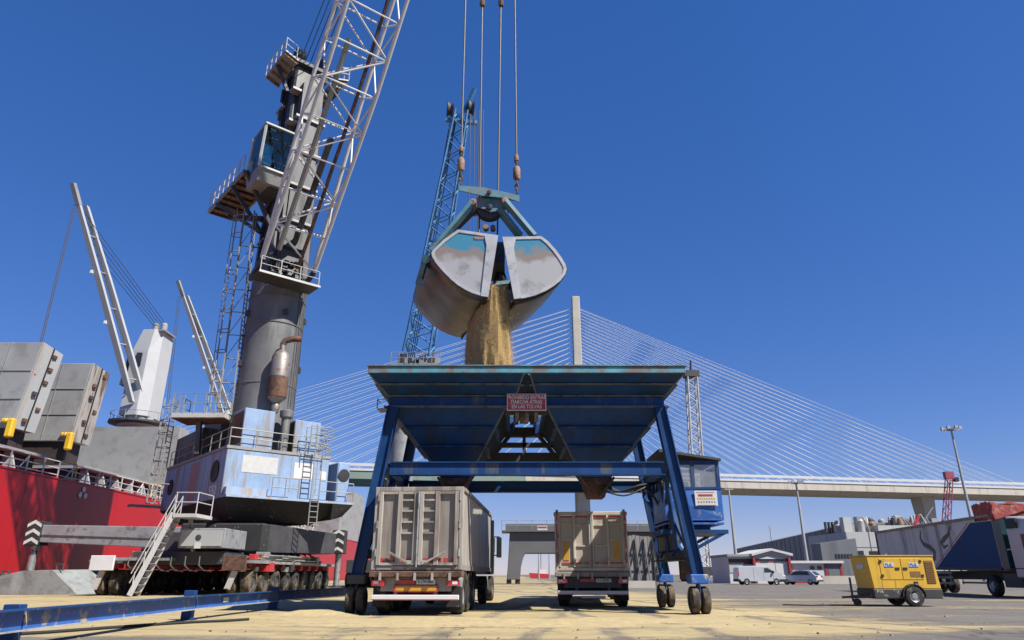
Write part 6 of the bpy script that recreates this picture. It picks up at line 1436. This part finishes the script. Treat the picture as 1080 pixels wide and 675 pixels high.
# ---------------------------------------------------------------- lattice cranes in the distance
def lattice(t, a, b_, w0, w1, n, mc, mb_, rc=.09, rb=.05, side=None):
    a, b_ = V(a), V(b_); d = (b_-a).normalized(); s_ = (side or d.cross(V((0,1,0)))).normalized(); u_ = d.cross(s_).normalized()
    P = lambda t_, i: a.lerp(b_, t_) + (s_*(1 if i in (0,3) else -1) + u_*(1 if i < 2 else -1))*((w0+(w1-w0)*t_)/2)
    for i in range(4): MB().tube(P(0,i), P(1,i), rc, n=6).build('lattice_chord', mc, t, world=True)
    for k in range(n):
        for i in range(4):
            j = (i+1) % 4; al = (k+i) % 2
            MB().tube(P(k/n, i if al else j), P((k+1)/n, j if al else i), rb, n=4).build('lattice_brace', mb_, t, world=True)
def blue_crane():
    Y = 68; tx = at(424, 470, Y).x; t = thing('harbour_crane', 'blue lattice boom crane standing behind the hopper and grab', 'crane', (tx, Y, 0))
    f, tip = at(441, 374, Y-2.5), at(487.5, 118, Y-8)
    lattice(t, f, tip, 2.6, 1.3, 22, 'lattice_blue', 'lattice_blue', .13, .075)
    MB().lathe([(1.3,3),(1.2,14),(1.0,f.z-1.5)], (tx,Y,0), (0,0,1), 20).build('mast', 'steel_grey', t, smooth=True, world=True)
    MB().bx(tx-2.6,tx+3.4,Y-3,Y+5,3.2,6.2).build('machinery_house', 'lattice_blue', t, world=True)
    MB().bx(tx-3,tx+3,Y-7,Y+7,1.2,2.2).build('chassis', 'steel_dark', t, world=True); MB().lathe([(2,2.2),(2,3.2)], (tx,Y,0), (0,0,1), 18).build('slewing_ring', 'steel_dark', t, world=True)
    for sx in (-1,1):
        for k in range(6): wheel(t, (tx+sx*3, Y-5.5+k*2.1, .62), .62, .5, (1,0,0), n=14, world=True)
    pf = MB().bx(f.x-2.4,f.x+2.4,Y-4.2,Y+.5,f.z-1.6,f.z-1.4).build('boom_foot_platform', 'steel_grey', t, world=True)
    rnd = random.Random(3)
    for k in range(16):
        s_ = rnd.uniform(.3,.8); q = f + V((rnd.uniform(-2.0,1.4), rnd.uniform(-1.2,.5), -1.4)); MB().bx(q.x,q.x+s_,q.y,q.y+s_,q.z,q.z+s_*1.6).build('boom_drive_part', rnd.choice(('steel_grey','ship_grey','rust_pale','steel_dark')), pf, world=True)
    rails('r', [V((f.x-2.4,Y-4.2,f.z-1.4)),V((f.x+2.4,Y-4.2,f.z-1.4))], 1.1, 'rail_grey', pf, step=.8)
    MB().bx(min(f.x,tx)-.2,max(f.x,tx)+1,Y-2.5,Y+.5,f.z-2.4,f.z-1.6).build('boom_bracket', 'steel_dark', t, world=True)
    for k in (-1,1): MB().lathe([(.1,-.3),(.8,-.3),(.6,0),(.8,.3),(.1,.3)], tip+V((k*1.1-.2,0,.4+.1*k)), (1,.2,0), 16).build('boom_head_sheave', 'steel_dark', t, smooth=True, world=True)
    MB().beam(tip+V((-1.7,0,-1.0)), tip+V((1.6,0,-1.4)), .4,.4).build('boom_head_frame', 'lattice_blue', t, world=True); MB().beam(tip+V((.2,0,0)), tip+V((1.3,-.5,2.6)), .35,.4).build('boom_head_frame', 'lattice_blue', t, world=True)
    for k in range(4): MB().tube(tip+V((-1.2+.2*k,.5,0)), V((tx+.2*k,Y,f.z-1)), .05, n=4).build('luffing_rope', 'rope', t, world=True)
    for k in range(4): q = tip + V((.9+k*.45,-.3,0)); MB().tube(q, V((q.x+.3,q.y,9)), .04, n=4).build('hoist_rope', 'rope', t, world=True)
blue_crane()
def white_lattice():
    Y = 120; tp = at(729, 398, Y); x = at(729.5, 470, Y).x; t = thing('lattice_mast_crane', 'slim white lattice mast standing behind the control cabin', 'crane', (x, Y, 0))
    lattice(t, (x,Y,2.2), tp, 2.0, 1.7, 26, 'rail_white', 'rail_white', .14, .09, V((1,0,0)))
    MB().bx(tp.x-1.3,tp.x+1.3,Y-1,Y+1,tp.z,tp.z+1.1).build('mast_head', 'steel_dark', t, world=True); MB().tube((tp.x,Y,tp.z+1),(tp.x+.2,Y,tp.z+3.2),.2,n=6).build('mast_spike', 'steel_dark', t, world=True)
    MB().bx(x-3,x+3,Y-4,Y+4,.9,2.2).build('chassis', 'steel_dark', t, world=True)
    for sx in (-1,1):
        for k in range(4): wheel(t, (x+sx*2.8,Y-3+k*2,.6), .6, .45, (1,0,0), n=12, world=True)
white_lattice()
def red_crane():
    Y = 300; a, b_ = at(991, 560, Y), at(1001, 505, Y); t = thing('lattice_crane', 'distant red lattice crane boom beside the tall floodlight mast', 'crane', (a.x, Y, 0))
    lattice(t, (a.x-1.5,Y,4), b_, 2.6, 2.0, 16, 'lattice_red', 'lattice_red', .2, .12)
    MB().bx(b_.x-1.7,b_.x+1.9,Y-1,Y+1,b_.z,b_.z+3).build('boom_head', 'lattice_red', t, world=True); MB().bx(b_.x+1.9,b_.x+3.6,Y-1,Y+1,b_.z-1.2,b_.z+.6).build('hook_block', 'black', t, world=True)
    MB().bx(a.x-5,a.x+4,Y-4,Y+4,0,4).build('carrier', 'lattice_red', t, world=True)
    MB().tube(at(972,553,Y), at(984,535,Y), .3, n=5).build('jib_stay', 'steel_grey', t, world=True)
red_crane()

# ---------------------------------------------------------------- grey portal between the trucks, stockade, far red barge
def portal():
    Y = 84; X = lambda u: at(u, 590, Y).x
    Z = lambda v: at(560, v, Y).z
    t = thing('portal_frame', 'dark grey portal frame with railed walkway between the two trucks', 'gantry', (at(560,600,Y).x, Y+2, 0))
    MB().prism([V((X(537.5),Y,Z(561))),V((X(700),Y,Z(561))),V((X(700),Y,Z(583.5))),V((X(554.5),Y,Z(583.5))),V((X(552),Y,Z(588))),V((X(549.5),Y,Z(598))),V((X(548.5),Y,.5)),V((X(534.5),Y,.5)),V((X(536),Y,Z(590)))], V((0,3.2,0))).build('portal_beam', 'portal_grey', t, world=True, bevel=.05)
    MB().prism([V((X(664),Y,Z(583))),V((X(690),Y,Z(583))),V((X(688),Y,.9)),V((X(672),Y,.9))], V((0,3.1,0))).build('portal_leg', 'portal_grey', t, world=True)
    for u in (536.8,546): MB().bx(X(u-2.6),X(u+2.6),Y+.2,Y+3,0,.5).build('portal_foot', 'steel_dark', t, world=True)
    for u in (674,686): MB().bx(X(u-1.6),X(u+1.6),Y+.2,Y+3,0,.9).build('portal_foot', 'steel_dark', t, world=True)
    dk = MB().bx(X(529),X(700),Y-.5,Y+3.6,Z(561)+.01,Z(559.5)).build('walkway', 'portal_grey', t, world=True)
    MB().bx(X(533),X(700),Y+.8,Y+2.6,Z(559.5),Z(552)).build('walkway_housing', 'portal_grey', t, world=True)
    rails('r', [V((X(529),Y-.4,Z(559.5))),V((X(690),Y-.4,Z(559.5)))], 1.1, 'steel_grey', dk, step=1.8)
    MB().bx(X(567),X(577.5),Y-.5,Y-.46,Z(559.3),Z(554.8)).build('red_notice', 'plate_white', dk, world=True); MB().bx(X(567.6),X(577),Y-.52,Y-.505,Z(557.3),Z(555.6)).build('notice_field', 'sign_red', dk, world=True)
portal()
def stockade():
    Y = 66; t = thing('bulkhead_wall', 'grey sheet bulkhead wall with steel props right of the second truck', 'wall', (at(675,600,Y).x, Y, 0))
    x0, x1 = at(640,600,Y).x, at(697,600,Y).x; z1 = at(675,565,Y).z; n = 14
    for k in range(n):
        a, b_ = x0+(x1-x0)*k/n, x0+(x1-x0)*(k+1)/n; MB().bx(a,b_-.03,Y,Y+.15+.1*(k%2),0,z1+random.uniform(-.08,.08)).build('sheet_panel', 'sheet_grey', t, world=True)
    for k in range(6):
        xx = x0+(x1-x0)*(k+.3)/6; MB().beam((xx,Y-.1,z1*.95),(xx+.1,Y-1.6,.05),.1,.1).build('prop', 'steel_dark', t, world=True); MB().beam((xx,Y-.1,z1*.95),(xx,Y-.1,.02),.1,.1).build('prop', 'steel_dark', t, world=True)
        MB().beam((xx,Y-.1,z1*.2),(xx+.9,Y-.12,z1*.8),.07,.07).build('prop', 'steel_dark', t, world=True)
    for z in (.3,.62): MB().bx(x0,x1,Y-.08,Y-.03,z1*z,z1*z+.08).build('waling', 'steel_dark', t, world=True)
    tag(MB().bx(at(655,607,Y-4).x,at(690,607,Y-4).x,Y-4.3,Y-3.8,0,.55).build('concrete_block', 'concrete'), 'low pale concrete block before the grey bulkhead wall', 'block')
stockade()
def far_bits():
    Y = 210; t = thing('moored_barge', 'small distant red and white boat seen under the grey portal', 'boat', (at(572,606,Y).x, Y, 0))
    x0, x1 = at(560,606,Y).x, at(580,606,Y).x
    MB().loft([[V((x0-.5,Y,1.5)),V((x1,Y,1.2)),V((x1,Y+5,1.2)),V((x0-.5,Y+5,1.5))],[V((x0,Y,0.02)),V((x1-.6,Y,0.02)),V((x1-.6,Y+5,0.02)),V((x0,Y+5,0.02))]]).build('hull', 'red_tape', t, world=True)
    MB().bx(x0+2,x0+4.5,Y+1,Y+4,1.2,2.4).build('deck_house', 'white_paint', t, world=True); MB().tube((x0+3,Y+2,2.4),(x0+3,Y+2,8),.15,n=5).build('mast', 'steel_grey', t, world=True)
    Y = 150
    for u, vt, lab in ((568,583,'thin pole seen under the grey portal, the left one'),(579,581,'thin pole seen under the grey portal, the right one'),(757,603,'short pole beside the cabin of the hopper')):
        p = at(u, vt, Y); tag(MB().lathe([(.18,0),(.1,p.z)], (p.x,Y,0), (0,0,1), 6).build('thin_pole', 'lamp_steel', smooth=True), lab, 'pole', 'thin poles far off')
    # low sheds on the skyline
    for u0, u1, vt, YY, m, lab in ((735,747,601,260,'concrete_dark','low far shed just right of the hopper cabin'),(748,764,599,300,'warehouse_light','pale far shed between hopper cabin and quay office'),(588,604,604,300,'concrete','low pale far shed behind the right truck')):
        a, b_ = at(u0,vt,YY), at(u1,vt,YY); t2 = thing('far_shed', lab, 'shed', ((a.x+b_.x)/2,YY,0))
        MB().bx(a.x,b_.x,YY,YY+15,0,a.z).build('wall', m, t2, world=True); MB().bx(a.x-.3,b_.x+.3,YY-.3,YY+15,a.z,a.z+.4).build('roof', 'roof_grey', t2, world=True)
far_bits()
# grey ramp with lifting eyes at the left
def ramp():
    Y = 41.0; p = [at(u, 618, Y).x for u in (-60, -5, 20, 52, 83)]
    t = thing('loading_ramp', 'grey sheeted loading ramp lying on the quay beside the red hull', 'ramp', ((p[0]+p[4])/2, Y, 0))
    Z = [.75,.95,1.25,1.3,.03]; D = 4.5
    m = MB(); fr = [V((x,Y,z)) for x, z in zip(p, Z)]; bk = [V((x+.8,Y+D,z*1.05)) for x, z in zip(p, Z)]
    m.loft([[V((p[0],Y,0))]+fr+[V((p[4],Y,0))],[V((p[0]+.8,Y+D,0))]+bk+[V((p[4]+.8,Y+D,0))]]); m.build('ramp_body', 'tarp_grey', t, world=True, bevel=.06)
    for k in (1,3): q = fr[k]; MB().path([q+V((0,.3,-.02)),q+V((0,.3,.3)),q+V((.35,.3,.3)),q+V((.35,.3,-.04))],.05,6).build('lifting_eye', 'steel_dark', t, world=True)
ramp()
# tiny tidy-up: report
print('objects', len(bpy.data.objects), 'tris', sum(sum(len(p.vertices)-2 for p in o.data.polygons) for o in bpy.data.objects if o.type == 'MESH'))
